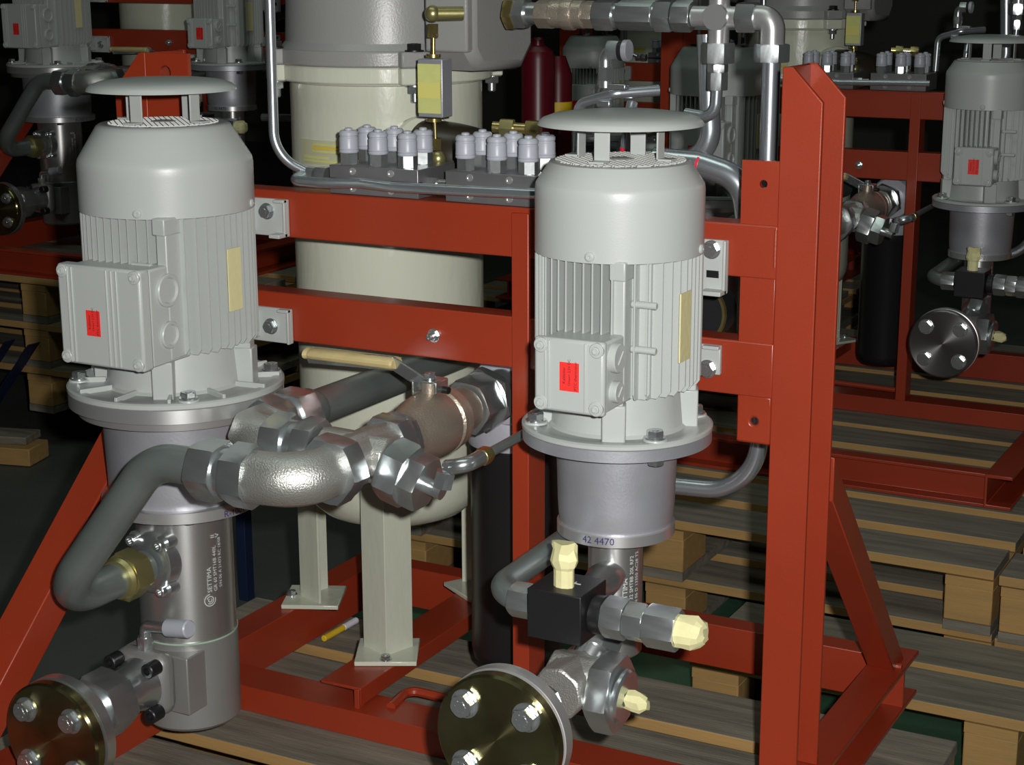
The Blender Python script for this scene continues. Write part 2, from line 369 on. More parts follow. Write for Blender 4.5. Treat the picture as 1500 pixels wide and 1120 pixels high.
# ------------------------------------------------------------------ motors
def motor(A, big, desc):
    X, Y = A
    if big:
        Rh, Rhat, Rg, Rf = .127, .108, .079, .161
        zhat, zg, zs, zh = zr(127, X, Y), zr(178, X, Y), zr(232, X, Y), zr(304, X, Y)
        zf = zr(592, X, Y, Rf); zf2 = zr(601, X, Y, Rf); zfin = zr(520, X, Y, .11)
        bx0, bx1, by = -1.757, -1.600, 1.795
        p = at(82, 386, by); bx0 = p.x; q = at(212, 548, by); bx1 = q.x; bz1 = at(150, 392, by).z; bz0 = at(150, 538, by).z
    else:
        Rh, Rhat, Rg, Rf = .109, .106, .083, .126
        zhat, zg, zs, zh = zr(177, X, Y), zr(233, X, Y), zr(268, X, Y), zr(367, X, Y)
        zf = zr(653, X, Y, Rf); zf2 = zr(661, X, Y, Rf); zfin = zr(586, X, Y, .10)
        by = 1.83
        p = at(782, 492, by); bx0 = p.x; q = at(884, 610, by); bx1 = q.x; bz1 = at(830, 497, by).z; bz0 = at(830, 605, by).z
    t = thing('electric_motor', desc, 'motor', (X, Y, zf2))
    O = V((X, Y, 0))
    Rt = Rg+.0150 if big else Rg+.006
    hood = part(t, 'fan_cover', MB().lathe(O+V((0, 0, zh)), Z_, [(0, Rh-.002), (.001, Rh), (zs-zh-.014, Rh), (zs-zh-.006, Rh), (zs-zh-.002, Rh-.0006), *[(zs-zh+(zg-zs)*q_, Rh+(Rt-Rh)*q_) for q_ in (.05, .14, .5, .84, .93)], (zg-zh-.0012, Rt-.002), (zg-zh-.0006, Rt-.005), (zg-zh-.001, Rg+.001), (zg-zh-.001, Rg-.003), (zg-zh-.006, Rg-.0035), (zg-zh-.006, .01)], 72), GREY, ang=40)
    # grille of wires
    gm = MB(); k = int(Rg/.0075)
    for i in range(-k, k+1):
        x = i*.0075; h = math.sqrt(max(Rg*Rg-x*x, 0))
        if h > .004:
            for s1 in (-1, 1):
                gm.bar(O+V((x*.7071-h*.7071*s1, x*.7071*s1+h*.7071, zg)), O+V((x*.7071+h*.7071*s1, x*.7071*s1-h*.7071, zg)), .0016, .0016)
    gm.lathe(O+V((0, 0, zg-.002)), Z_, [(0, .018), (.003, .018), (.004, .014)], 24)
    gr = part(hood, 'grille', gm, GREY2); gr['kind'] = 'stuff'
    hat = part(t, 'rain_hat', MB().lathe(O+V((0, 0, zhat-.004)), Z_, [(.003, .02), (.003, Rhat-.004), (.0, Rhat-.002), (.0, Rhat), (.004, Rhat-.002), (.008, Rhat*.94), (.0125, Rhat*.82), (.0155, Rhat*.6), (.017, Rhat*.3), (.0175, .003)], 72), GREY, ang=50)
    for a in (-90, 0, 90, 180):
        d = V((math.cos(math.radians(a)), math.sin(math.radians(a)), 0)); s = V((-d.y, d.x, 0)); rr = .058 if big else .055
        m2 = MB().obox(O+d*rr+V((0, 0, (zg+zhat)/2)), s, d, Z_, .021, .0025, zhat-zg)
        m2.obox(O+d*(rr+.009)+V((0, 0, zg+.0025)), s, d, Z_, .021, .02, .003)
        part(t, 'hat_strut', m2, GREY, .0006)
    cr = 6
    for i in range(4):
        a = math.radians(-90+20+90*i) if big else math.radians(-90+5+90*i)
        d = V((math.cos(a), math.sin(a), 0))
        part(t, 'cover_screw', MB().lathe(O+d*(Rh-.001)+V((0, 0, zh+.009)), d, [(0, .0062), (.003, .0062), (.0045, .004), (.0045, .002), (.0035, .001)], 18), GREY)
    # stator housing
    rc = Rh*.76; hz0 = zf
    hb = part(t, 'housing', MB().lathe(O+V((0, 0, zfin-.004)), Z_, [(0, rc*.97), (.01, rc), (zh-zfin+.03, rc)], 64), GREY)
    # end shield between fins and flange, with lugs
    es = MB().lathe(O+V((0, 0, zf-.002)), Z_, [(0, Rh*.84), (.004, Rh*.80), (zfin-zf+.002, Rh*.76)], 64)
    part(t, 'end_shield', es, GREY)
    for a in ((-60, 20, 120, 200) if big else (-68, 22, 112, 202)):
        d = V((math.cos(math.radians(a)), math.sin(math.radians(a)), 0)); s = V((-d.y, d.x, 0))
        mb = MB().obox(O+d*(Rh*.83)+V((0, 0, zf+(zfin-zf)*.40)), s, d, Z_, .030, Rh*.28, (zfin-zf)*.95)
        mb.obox(O+d*(Rh*.82)+V((0, 0, zf+(zfin-zf)*1.0)), s, d, Z_, .024, Rh*.25, (zfin-zf)*.42)
        part(t, 'shield_lug', mb, GREY, .002)
    fm = MB().lathe(O+V((0, 0, zf2)), Z_, [(0, Rf-.001), (.001, Rf), (zf-zf2-.002, Rf), (zf-zf2, Rf-.003), (zf-zf2, Rf-.016), (zf-zf2-.002, Rf-.02), (zf-zf2-.002, .05)], 80)
    part(t, 'flange', fm, GREY)
    if big:
        for a in range(-175, 180, 30):
            d = V((math.cos(math.radians(a)), math.sin(math.radians(a)), 0)); s = V((-d.y, d.x, 0))
            part(t, 'flange_rib', MB().obox(O+d*(Rf*.80)+V((0, 0, zf+.001)), s, d, Z_, .005, .05, .009), GREY, .001)
    # fins, in four parallel groups
    Re = Rh*.975; sp = .0137 if big else .0123; n = 6 if big else 6
    cs = O; src = None
    for gidx, (du, dv) in enumerate(((V((1, 0, 0)), V((0, -1, 0))), (V((0, 1, 0)), V((1, 0, 0))), (V((1, 0, 0)), V((0, 1, 0))), (V((0, 1, 0)), V((-1, 0, 0))))):
        for i in range(-n, n+1):
            off = i*sp
            if abs(off) > Re*.80: continue
            tip = min(math.sqrt(Re*Re-off*off)*1.02, Re); base = math.sqrt(max(rc*rc-off*off, 0))*.96 if abs(off) < rc else Re*.42
            z0 = zfin+random.choice((0, .003)); z1 = zh+.008
            if gidx == 0 and bx0-X-.004 < off < bx1-X+.004: z0 = bz1-.012
            if gidx == 1 and i in (-4, -3): pass
            p0, p1 = base, tip
            mb = MB().prism([(base, z0), (tip-.006, z0), (tip, z0+.008), (tip, z1), (base, z1)], O+du*(off-.0011), dv, Z_, du, .0024)
            part(t, 'cooling_fin', mb, GREY)
    # lifting / earthing pegs
    for zz in ((bz1+.035, bz1-.022) if not big else (bz1-.004,)):
        q = O+V((Rh*.62, -Rh*.72, zz)) if not big else O+V((Rh*.35, -Rh*.93, zz))
        mb = MB().cyl(q+V((-.012, -.004, 0)), q+V((.022, -.004, 0)), .0045, n=14, c=.001)
        part(t, 'casting_peg', mb, GREY)
    # flat earthing pad above the box
    q = O+V((bx1-X-.01, -Rh*.98, zh-.02))
    part(t, 'casting_pad', MB().box(q.x-.012, q.x+.010, Y-Rh*.93, Y-Rh*.6, zh-.02, zh+.004).box(q.x-.010, q.x+.008, Y-Rh*.89, Y-Rh*.6, zfin, zh), GREY, .002)
    # terminal box
    yb = Y-rc*.72
    lid = .022 if big else .012
    ym = by+lid
    tb = part(t, 'terminal_box', MB().prism([(bx0+.004, bz0+.004), (bx1-.003, bz0+.002), (bx1-.003, bz1-.002), (bx0+.004, bz1-.004)], (0, ym+.001, 0), X_, Z_, Y_, yb-ym), GREY, .003)
    part(tb, 'box_lid', MB().box(bx0, bx1, by, ym, bz0, bz1), GREY, .004)
    w = bx1-bx0
    for fx in ((.13, .18, .60, .66, .72) if big else (.17, .22, .74)):
        part(tb, 'lid_rib', MB().box(bx0+w*fx-.0015, bx0+w*fx+.0015, by-.0015, by+.002, bz0+.003, bz1-.003), GREY, .0007)
    for sx in (0, 1):
        for sz in (0, 1):
            c = V((bx0+.010+sx*(w-.020), by, bz0+.010+sz*(bz1-bz0-.020)))
            m3 = MB().lathe(c+V((0, .004, 0)), -Y_, [(0, .0095), (.0052, .0095), (.0062, .0085)], 20)
            m3.lathe(c-V((0, .002, 0)), -Y_, [(0, .0055), (.003, .0052), (.0035, .0035), (.0015, .0033)], 16)
            part(tb, 'lid_screw', m3, GREY)
    # cable plugs on the +X side
    zc = (bz0+bz1)/2; H_ = bz1-bz0
    pl = ((.028, .245), (.023, -.20)) if big else ((.0185, .235), (.0135, -.225))
    for r_, fz in pl:
        cy = (ym+yb)/2-.004 if big else ym+.022
        c = V((bx1-.003, cy, zc+fz*H_))
        if big:
            m3 = MB().lathe(c, X_, [(0, r_*.85), (.004, r_*.85), (.0055, r_*.80), (.0055, r_*.66), (.002, r_*.60), (.002, .002)], 36)
        else:
            m3 = MB().lathe(c, X_, [(0, r_), (.008, r_), (.0095, r_*.92), (.0095, .002)], 36)
            m3.obox(c+V((.010, 0, 0)), (0, 1, 1), (0, -1, 1), X_, r_*1.1, .0018, .002)
        part(tb, 'cable_plug', m3, GREY)
    # side panel line
    # red sticker and its lettering
    if big: s0, s1 = at(126, 455, by), at(148, 492, by)
    else: s0, s1 = at(820, 531, by), at(848, 574, by)
    x0, x1_, z1_, z0_ = s0.x, s1.x, s0.z, s1.z+.0015
    if not big: z1_ = at(834, 531, by).z; z0_ = at(834, 573, by).z
    else: z1_ = at(137, 455, by).z; z0_ = at(137, 492, by).z
    part(tb, 'warning_sticker', MB().box(x0, x1_, by-.0007, by+.001, z0_, z1_), STICK)
    hgt = z1_-z0_
    for k, (s_, fz, ss) in enumerate((('Kaltleiter', .25, .155), ('Umax= 2,5V DC', .20, .135), ('PTC thermistor', .05, .155))):
        xk = x0+(x1_-x0)*(.30, .56, .90)[k]
        text(tb, 'sticker_lettering', s_, hgt*ss*1.0, lambda u, v, xk=xk, fz=fz: V((xk-v, by-.0009, z0_+hgt*fz+u)), INK)
    # masking tape strip over the rating plate at the right side
    if big: tp = [at(331, 366, Y-.03).z, at(333, 457, Y-.03).z]
    else: tp = [at(1015, 425, Y-.02).z, at(1015, 525, Y-.02).z]
    yy = Y-.011 if big else Y-.035
    tm = MB().obox(V((X+Re+.0015, yy, (tp[0]+tp[1])/2)), Y_, X_, Z_, .030 if big else .034, .002, tp[0]-tp[1])
    part(t, 'masking_tape_strip', tm, TAPE)
    # flange bolts
    ff = []
    pts = ((118, 553), (274, 578), (397, 540)) if big else ((797, 614), (948, 634), (1019, 603))
    for x_, y_ in pts:
        q = atZ(x_, y_+3, zf+.001)
        d = V((q.x-X, q.y-Y, 0)).normalized()*(Rf-.018); c = V((X+d.x, Y+d.y, zf-.0005)); ff.append(c)
        m3 = MB().lathe(c, Z_, [(0, .016), (.0025, .0155), (.003, .014)], 24)
        part(t, 'bolt_boss', m3, GREY)
        m3 = MB(); hexbolt(m3, c+V((0, 0, .003)), Z_, .0112, .0085)
        part(t, 'flange_bolt', m3, ZINC, label='zinc plated hexagon bolt')
    # feet against the beams
    for zb_, px_, nm in (((uz0+uz1)/2, None, 'u'), ((lz0+lz1)/2, None, 'l')):
        if big:
            xa, xb = at(378, 400, YP-.006).x, at(424, 400, YP-.006).x
            z1f = at(400, 290 if nm == 'u' else 449, YP).z; z0f = at(400, 344 if nm == 'u' else 499, YP).z
            bolt = at(396, 308, YP) if nm == 'u' else at(402, 476, YP)
        else:
            xa, xb = at(1022, 400, YP-.006).x, at(1065 if nm == 'u' else 1059, 400, YP-.006).x
            z1f = at(1050, 350 if nm == 'u' else 504, YP).z; z0f = at(1050, 428 if nm == 'u' else 547, YP).z
            bolt = at(1046, 364, YP) if nm == 'u' else at(1040, 538, YP)
        mb = MB().box(xa-.02, xb, YP-.008, YP-.0005, z0f, z1f)
        ft = part(t, 'foot', mb, GREY, .0015)
        if nm == 'l' or big: part(ft, 'foot_rib', MB().box(X+Rh*.55, xb, YP-.016, YP-.007, z1f-.005, z1f), GREY, .001)
        if nm == 'u' : part(ft, 'foot_rib', MB().box(X+Rh*.55, xb, YP-.030, YP-.007, z0f, z0f+.006), GREY, .001)
        if big or nm == 'u': part(ft, 'foot_rib', MB().box(xb-.004, xb, YP-.014, YP-.007, z0f, z1f), GREY, .001)
        part(ft, 'foot_arm', MB().box(X+.03, min(X+Rh*.80, xa-.004), Y+Rh*.75, YP-.001, z0f+.006, z1f-.006), GREY, .002)
        m3 = MB(); hexbolt(m3, V((bolt.x, YP-.008, bolt.z)), (0, -1, 0), .0105, .0075)
        if not big and nm == 'u':
            ds = at(1047, 400, YP); m4 = MB().box(ds.x-.009, ds.x+.009, YP-.0086, YP-.0078, ds.z-.005, ds.z+.005)
            part(ft, 'slot', m4, BLACK, .003)
        part(ft, 'foot_bolt', m3, ZINC)
    return zf2, Rf
AL, AR = (-1.624, 1.97), (-.905, 1.99)
zfL, RfL = motor(AL, True, 'large grey finned electric motor with double-gland terminal box')
zfR, RfR = motor(AR, False, 'slimmer grey finned electric motor beside the right red post')

# ------------------------------------------------------------------ bell housings
def bell(A, zf, Rf, big):
    X, Y = A; O = V((X, Y, 0))
    if big:
        z1 = zr(622, X, Y, Rf-.003); z2 = zr(632, X, Y, Rf-.012); rb = .113; rr = .121; z3 = zr(752, X, Y, rr); z4 = zr(769, X, Y, rr)
    else:
        z1 = zr(680, X, Y, Rf); z2 = z1-.001; rb = .0805; rr = .079; z3 = zr(787, X, Y, rr); z4 = zr(804, X, Y, rr)
    t = thing('bell_housing', ('wide' if big else 'narrow')+' cast aluminium bell housing under the '+('large left' if big else 'slimmer right')+' motor', 'housing', (X, Y, z4))
    part(t, 'top_flange', MB().lathe(O+V((0, 0, z1)), Z_, [(0, Rf-.004), (.001, Rf-.001), (zf-z1-.001, Rf-.001), (zf-z1, Rf-.003)], 80), ALUM if big else ALU)
    if big: part(t, 'spigot_ring', MB().lathe(O+V((0, 0, z2)), Z_, [(0, Rf-.014), (z1-z2, Rf-.012)], 72), ALUM)
    part(t, 'bell', MB().lathe(O+V((0, 0, z3)), Z_, [(0, rb*.93 if not big else rb*.96), (.01, rb*.955 if not big else rb*.97), (.03, rb*.97), (z2-z3, rb)], 72), ALU)
    rg = part(t, 'bottom_ring', MB().lathe(O+V((0, 0, z4)), Z_, [(0, rr-.002), (.001, rr), (z3-z4-.001, rr), (z3-z4, rr-.002)], 72), ALUM)
    au = math.atan2(-Y, -X)
    def cm(a0, z0, r):
        return lambda u, v: V((X+r*math.cos(a0+u/r), Y+r*math.sin(a0+u/r), z0+v))
    if big: text(rg, 'marker_writing', 'R-1001 L', .014, cm(au+math.radians(29), z4+.003, rr+.0004), PEN)
    else: text(rg, 'marker_writing', '42 4470', .0135, cm(au-math.radians(33), z4+.005, rr+.0004), PEN)
    m3 = MB()
    q = V((X, Y, 0))
    for da in ((5, 125, 245) if big else (28, 118, 208)):
        a = au+math.radians(da if big else da); rx = (rr*.72 if big else Rf-.02); zz = z4 if big else z1
        m4 = MB(); hexbolt(m4, O+V((rx*math.cos(a), rx*math.sin(a), zz)), (0, 0, -1), .011 if big else .011, .009, washer=False)
        part(t, 'bolt', m4, ZINC)
    return z4, rr
z4L, rrL = bell(AL, zfL, RfL, True)
z4R, rrR = bell(AR, zfR, RfR, False)

# ------------------------------------------------------------------ fitting pieces
def nutp(parent, p, d, L, R, m=ZINC, name='union_nut', rot=0, label=None, k=.95):
    p, d = V(p), V(d).normalized(); return part(parent, name, MB().nut(p-d*L/2, p+d*L/2, R, k, rot=rot), m, label=label, ang=20)
def cylp(parent, name, p0, p1, r, m=ZINC, c=.0, r1=None): return part(parent, name, MB().cyl(p0, p1, r, r1, 40, c), m)
def disc_flange(c, R, parent, big):
    c = V(c)
    a = part(parent, 'blind_disc', MB().lathe(c, Y_, [(0, R-.003), (.003, R), (.016, R), (.018, R-.0015)], 80), DISCM, label='yellow chromated blank disc')
    part(parent, 'counter_flange', MB().lathe(c+V((0, .020, 0)), Y_, [(0, R-.001), (.001, R+.001), (.018, R+.001), (.02, R-.002)], 80), ALUM if not big else ZINC)
    part(parent, 'gasket', MB().lathe(c+V((0, .018, 0)), Y_, [(0, R-.004), (.002, R-.004)], 60), BLACK)
    part(parent, 'flange_neck', MB().lathe(c+V((0, .04, 0)), Y_, [(0, R*.62), (.012, R*.45), (.03, R*.40)], 48), ZINC)
    for sx in (-1, 1):
        for sz in (-1, 1):
            m3 = MB(); q = c+V((sx*.0415, 0, sz*.0395+.0)); hexbolt(m3, q, (0, -1, 0), .0150, .011, rot=.3)
            for i in range(6):
                aa = i*PI/3; m3.lathe(q+V((math.cos(aa)*.007, -.0132, math.sin(aa)*.007)), -Y_, [(0, .0016), (.0007, .0011)], 8)
            part(parent, 'disc_bolt', m3, ZINC, label='zinc plated hexagon bolt with head markings', ang=25)

# ------------------------------------------------------------------ left pump
X, Y = AL; O = V((X, Y, 0)); Rp = .075
zs_ = zr(943, X, Y, Rp); zb_ = H(-1.155)
t = thing('hydraulic_pump', 'thick steel screw pump hanging under the large left motor', 'pump', (X, Y, zb_))
pb = part(t, 'barrel', MB().lathe(O+V((0, 0, zs_)), Z_, [(0, Rp), (.002, Rp-.0015), (z4L-zs_-.001, Rp-.0015)], 72), PUMP)
part(t, 'seal_line', MB().lathe(O+V((0, 0, zs_-.002)), Z_, [(0, Rp+.0005), (.0025, Rp+.0005)], 72), mat('green_gasket', (.35, .5, .38), .5))
CASTD = mat('machined_casting', (.36, .36, .35), .4, .5, bump=.1, bscale=200, var=.15)
part(t, 'foot_body', MB().lathe(O+V((0, 0, zb_)), Z_, [(0, Rp-.006), (.006, Rp), (zs_-zb_-.002, Rp)], 72), CASTD)
cz = H(-1.055)
part(t, 'square_port_block', MB().box(X-.058, X+.062, 1.885, Y, cz-.058, zs_-.012), CASTD, .002)
au = math.atan2(-Y, -X)
def cylmap(a0, z0, r, X=X, Y=Y): return lambda u, v: V((X+r*math.cos(a0-v/r), Y+r*math.sin(a0-v/r), z0+u))
zt0 = zr(893, X, Y, Rp)
a0 = au+math.radians(31)
text(pb, 'etched_writing', 'SETTIMA', .0105, cylmap(a0-.03, zt0+.022, Rp), ENGR)
text(pb, 'etched_writing', 'GR 60 SMT16B 440L', .0085, cylmap(a0+.10, zt0+.022, Rp), ENGR)
text(pb, 'etched_writing', 'S/N 06 A 21473 RC 18/08', .0075, cylmap(a0+.23, zt0+.026, Rp), ENGR)
lg = MB()
for rr_, aa0, aa1 in ((.010, 0, 5.0), (.0065, 2.5, 7.5), (.0035, .5, 5.5)):
    for i in range(14):
        q0, q1 = [aa0+(aa1-aa0)*k_/14 for k_ in (i, i+1)]
        f_ = cylmap(a0-.08, zt0+.010, Rp+.0001); n0 = len(lg.v)
        lg.v += [f_(rr_*math.cos(q0), rr_*math.sin(q0)), f_((rr_-.0013)*math.cos(q0), (rr_-.0013)*math.sin(q0)), f_((rr_-.0013)*math.cos(q1), (rr_-.0013)*math.sin(q1)), f_(rr_*math.cos(q1), rr_*math.sin(q1))]
        lg.face((n0, n0+1, n0+2, n0+3))
part(pb, 'etched_emblem', lg, ENGR)
text(pb, 'etched_arrow', '<=', .014, lambda u, v: cylmap(a0+.2, zt0+.115, Rp)(-v, u), ENGR)
# pressure port with four screw flange, facing the camera side
pp = V((X, 1.895, H(-.880)))
pf = part(t, 'port_flange', MB().lathe(pp+V((0, -.012, 0)), Y_, [(0, .035), (.003, .040), (.018, .042), (.055, .042)], 40, sx=1.0, sy=1.15), ZINC)
for sx in (-1, 1):
    for sz in (-1, 1):
        q = pp+V((sx*.026, -.012, sz*.036))
        part(pf, 'lug', MB().cyl(q+V((0, .004, 0)), q+V((0, .035, 0)), .0125, n=24), ZINC)
        part(pf, 'socket_screw', MB().lathe(q+V((0, .004, 0)), -Y_, [(0, .0085), (.013, .0085), (.014, .0075), (.014, .0045), (.009, .004)], 20), ZINC)
# suction flange: rounded square, two visible screws, neck to disc
q = V((X, 1.884, cz-.004))
part(t, 'suction_flange', MB().box(X-.050, X+.046, 1.846, 1.884, q.z-.048, q.z+.050), CASTD, .016)
part(t, 'suction_neck', MB().lathe(V((X, 1.848, q.z)), -Y_, [(0, .042), (.02, .036), (.05, .034), (.06, .036), (.115, .038)], 40), ZINC)
nutp(t, (X, 1.765, q.z), Y_, .050, .052, ZINC, 'suction_nut', rot=.2)
for sx in (-1, 1):
    for sz in (-1, 1):
        part(t, 'cap_screw', MB().lathe(q+V((sx*.036, -.037, sz*.036)), -Y_, [(0, .0115), (.022, .0115), (.0235, .010), (.0235, .006), (.016, .0055)], 24), BLKST)
t2 = thing('blind_flange', 'yellowish blank disc bolted below the large left motor', 'flange', (X, 1.66, H(-1.16)))
disc_flange((X, 1.656, H(-1.07)), .085, t2, True)
# small gauge elbow with grey cap on the pump foot
t2 = thing('test_port', 'small elbow with grey cap on the left pump foot', 'fitting', at(213, 955, 1.875))
b0 = at(214, 955, 1.87); b1 = at(213, 916, 1.87); b2 = at(245, 919, 1.865); b3 = at(278, 921, 1.862)
nutp(t2, b0+V((0, 0, .012)), Z_, .028, .0125); part(t2, 'elbow', MB().tube([b0, b1, b2], .009, .01), ZINC)
cylp(t2, 'plastic_cap', b2, b3, .0135, CAPP, .002)

# ------------------------------------------------------------------ large delivery pipe from left pump
XF = -1.219; YC = 1.719; zF = H(-.648); YT = 1.858; XE = -1.42
t = thing('delivery_pipe', 'thick bent dull steel pipe looping before the left pump', 'pipe', (X, 1.72, H(-.95)))
pin = V((-1.377, YC, zF-.004))
part(t, 'bent_tube', MB().tube([V((X, 1.875, H(-.881))), V((X-.010, 1.684, H(-.884))), V((-1.462, YC-.002, zF-.002)), pin+V((.03, 0, 0))], .0258, .075, 32, 14), TUBED, ang=60)
nutp(t, V((X, 1.838, H(-.881))), Y_, .034, .038, OLIVE, 'brass_nut', rot=.25, label='olive brass hexagon nut')
part(t, 'brass_collar', MB().lathe(V((X, 1.821, H(-.881))), -Y_, [(0, .033), (.004, .033), (.010, .029), (.010, .025)], 36), OLIVE)

# ------------------------------------------------------------------ front fittings: elbow, tee, reducer
C0 = V((XF, YC, zF)); T0 = V((XF, YT, zF)); E0 = V((XE, YT, zF))
t = thing('elbow_fitting', 'big forged elbow union in front joining the bent pipe', 'fitting', C0-V((0, 0, .04)))
nutp(t, pin+V((.012, 0, 0)), X_, .040, .0425, ZINC, rot=.1)
cylp(t, 'sleeve', pin+V((.03, 0, 0)), pin+V((.05, 0, 0)), .034, ZINC)
nutp(t, pin+V((.065, 0, 0)), X_, .036, .0435, ZINC, rot=.35)
part(t, 'elbow_body', MB().tube([pin+V((.08, 0, 0)), C0, C0+V((0, .058, 0))], .037, .046, 8, 10), FORGED, .004, ang=50)
nutp(t, C0+V((0, .066, 0)), Y_, .036, .0480, ZINC, rot=.15)
t = thing('tee_fitting', 'forged steel tee joining both heavy pipes at the centre', 'fitting', T0-V((0, 0, .04)))
part(t, 'tee_body', MB().nut(T0-V((0, .05, 0)), T0+V((0, .055, 0)), .036, .95, sides=8, rot=.2).nut(T0-V((.062, 0, 0)), T0+V((.045, 0, -.003)), .034, .95, sides=8, rot=.2), FORGED, .003)
rd = (at(578, 688, YT)-T0).normalized()
nutp(t, T0+rd*.060, rd, .034, .0455, ZINC, rot=.3)
nutp(t, T0+rd*.090, rd, .026, .040, ZINC, name='reducer', rot=.0)
cylp(t, 'spigot', T0+rd*.10, T0+rd*.128, .011)
nutp(t, T0-V((.082, 0, 0)), X_, .030, .0425, ZINC, rot=.2)
nutp(t, T0+V((0, .066, 0)), Y_, .032, .043, ZINC, rot=.1)
t = thing('elbow_fitting', 'rear forged elbow union behind the bent pipe end', 'fitting', E0-V((0, 0, .04)))
cylp(t, 'sleeve', E0+V((.085, 0, 0)), E0+V((.105, 0, 0)), .034, ZINC)
nutp(t, E0+V((.07, 0, 0)), X_, .034, .0435, ZINC, rot=.3)
part(t, 'elbow_body', MB().tube([E0+V((.065, 0, 0)), E0, E0+V((0, .062, 0))], .037, .042, 8, 8), FORGED, .004, ang=50)
nutp(t, E0+V((0, .068, 0)), Y_, .036, .0435, ZINC, rot=.35)
nutp(t, E0+V((0, .125, 0)), Y_, .044, .0430, ZINC, rot=.1)
cylp(t, 'sleeve', E0+V((0, .08, 0)), E0+V((0, .11, 0)), .034, ZINC)
t = thing('steel_pipe', 'straight dark steel pipe running back under the lower beam', 'pipe', E0+V((0, .3, -.03)))
part(t, 'tube', MB().tube([E0+V((0, .14, 0)), E0+V((0, .62, -.006))], .027, 0, 32), TUBED)
part(t, 'tube_collar', MB().lathe(E0+V((0, .145, 0)), Y_, [(0, .034), (.02, .033), (.034, .028)], 32), TUBED)
# ball valve
t = thing('ball_valve', 'nickel coloured ball valve with taped lever handle', 'valve', V((XF, 2.07, zF-.04)))
part(t, 'valve_body', MB().lathe(V((XF, 1.945, zF)), Y_, [(0, .030), (.018, .031), (.03, .036), (.06, .046), (.085, .049), (.10, .049), (.104, .045), (.108, .0495), (.116, .0495), (.120, .046), (.126, .0475), (.134, .0475), (.138, .036), (.185, .034)], 56), NICKEL)
nutp(t, V((XF, 1.938, zF)), Y_, .034, .0405, ZINC, rot=.2)
nutp(t, V((XF, 2.160, zF)), Y_, .048, .0440, ZINC, rot=.1)
nutp(t, V((XF, 2.196, zF)), Y_, .022, .0500, ZINC, rot=.35, k=.9)
cylp(t, 'spigot', V((XF, 2.205, zF)), V((XF, 2.255, zF)), .036)
st = at(623, 560, 2.035); sx_, sy_ = XF, st.y
sb = V((XF, 2.035, zF+.04)); stp = V((XF, 2.035, at(623, 556, 2.035).z))
cylp(t, 'stem', sb, stp, .0125, NICKEL)
hv = part(t, 'lever', MB().obox(stp+V((-.002, 0, .001)), X_, Y_, Z_, .042, .036, .003).obox(stp+V((-.019, 0, -.009)), X_, Y_, Z_, .003, .034, .022).obox(stp+V((.019, 0, -.006)), X_, Y_, Z_, .003, .034, .016), ZINC, .001)
cylp(t, 'stop_pin', stp+V((.016, .004, -.012)), stp+V((.030, .002, -.012)), .005, BLKST)
m3 = MB(); hexbolt(m3, stp+V((0, 0, .003)), Z_, .0085, .006); part(t, 'stem_nut', m3, ZINC)
h0 = at(610, 556, 2.035); h1 = at(576, 532, 2.04); h2 = at(446, 517, 2.04)
part(hv, 'lever_arm', MB().bar(h0+V((.012, 0, -.004)), h1, .004, .026, (0, -.4, 1)).bar(h1+V((.004, 0, 0)), h2+V((.004, 0, -.004)), .004, .024, (0, -.4, 1)), ZINC, .001)
part(hv, 'taped_grip', MB().lathe(h1+V((.006, 0, .001)), (h2-h1), [(0, .0135), (.003, .0158), ((h2-h1).length*.93, .0148), ((h2-h1).length*.96, .012), ((h2-h1).length*1.0, .0145)], 14, sx=1.1, sy=.6), TAPEY, label='grip wrapped in yellowed masking tape')
# small bypass elbow and capillary
t = thing('thin_pipe', 'thin dark pipe with small elbow behind the right motor', 'pipe', T0+V((.15, 0, -.02)))
e0 = T0+rd*.125; e1 = at(655, 684, YT+.004); e2 = at(681, 682, YT-.002); e3 = at(697, 667, YT+.05)
nutp(t, (e0+e1)/2, e1-e0, .022, .0140); nutp(t, e1+(e2-e1)*.25, e1-e0, .010, .0125)
part(t, 'elbow', MB().tube([e1, e2, e2+V((0, .05, .0))], .0105, .015), ZINC)
nutp(t, e2+V((0, .052, 0)), Y_, .018, .0125, BRASS, label='brass nut')
part(t, 'tube', MB().tube([e2+V((0, .05, 0)), e2+V((0, .30, .004))], .0068, 0, 16), TUBED)

# ------------------------------------------------------------------ filter
fc = at(757, 640, 2.335); FX, FY = fc.x, 2.335
zfb = H(-1.13); zfm = zr(664, FX, FY, .076); zft = H(-.560)
t = thing('oil_filter', 'tall black filter canister with grey head behind middle post', 'filter', (FX, FY, zfb))
part(t, 'canister', MB().lathe(V((FX, FY, zfb)), Z_, [(0, .045), (.004, .062), (.014, .071), (.03, .0745), (zfm-zfb-.02, .0745), (zfm-zfb-.018, .0755), (zfm-zfb, .0755)], 64), BLACK)
part(t, 'head', MB().lathe(V((FX, FY, zfm)), Z_, [(0, .078), (.012, .081), (.05, .080), (.085, .074), (.11, .060), (.125, .045)], 64), HEADP)
part(t, 'port_boss', MB().lathe(V((XF+.003, FY, zF+.002)), -Y_, [(0, .060), (.055, .060), (.075, .058), (.082, .054), (.082, .040)], 56), HEADP)

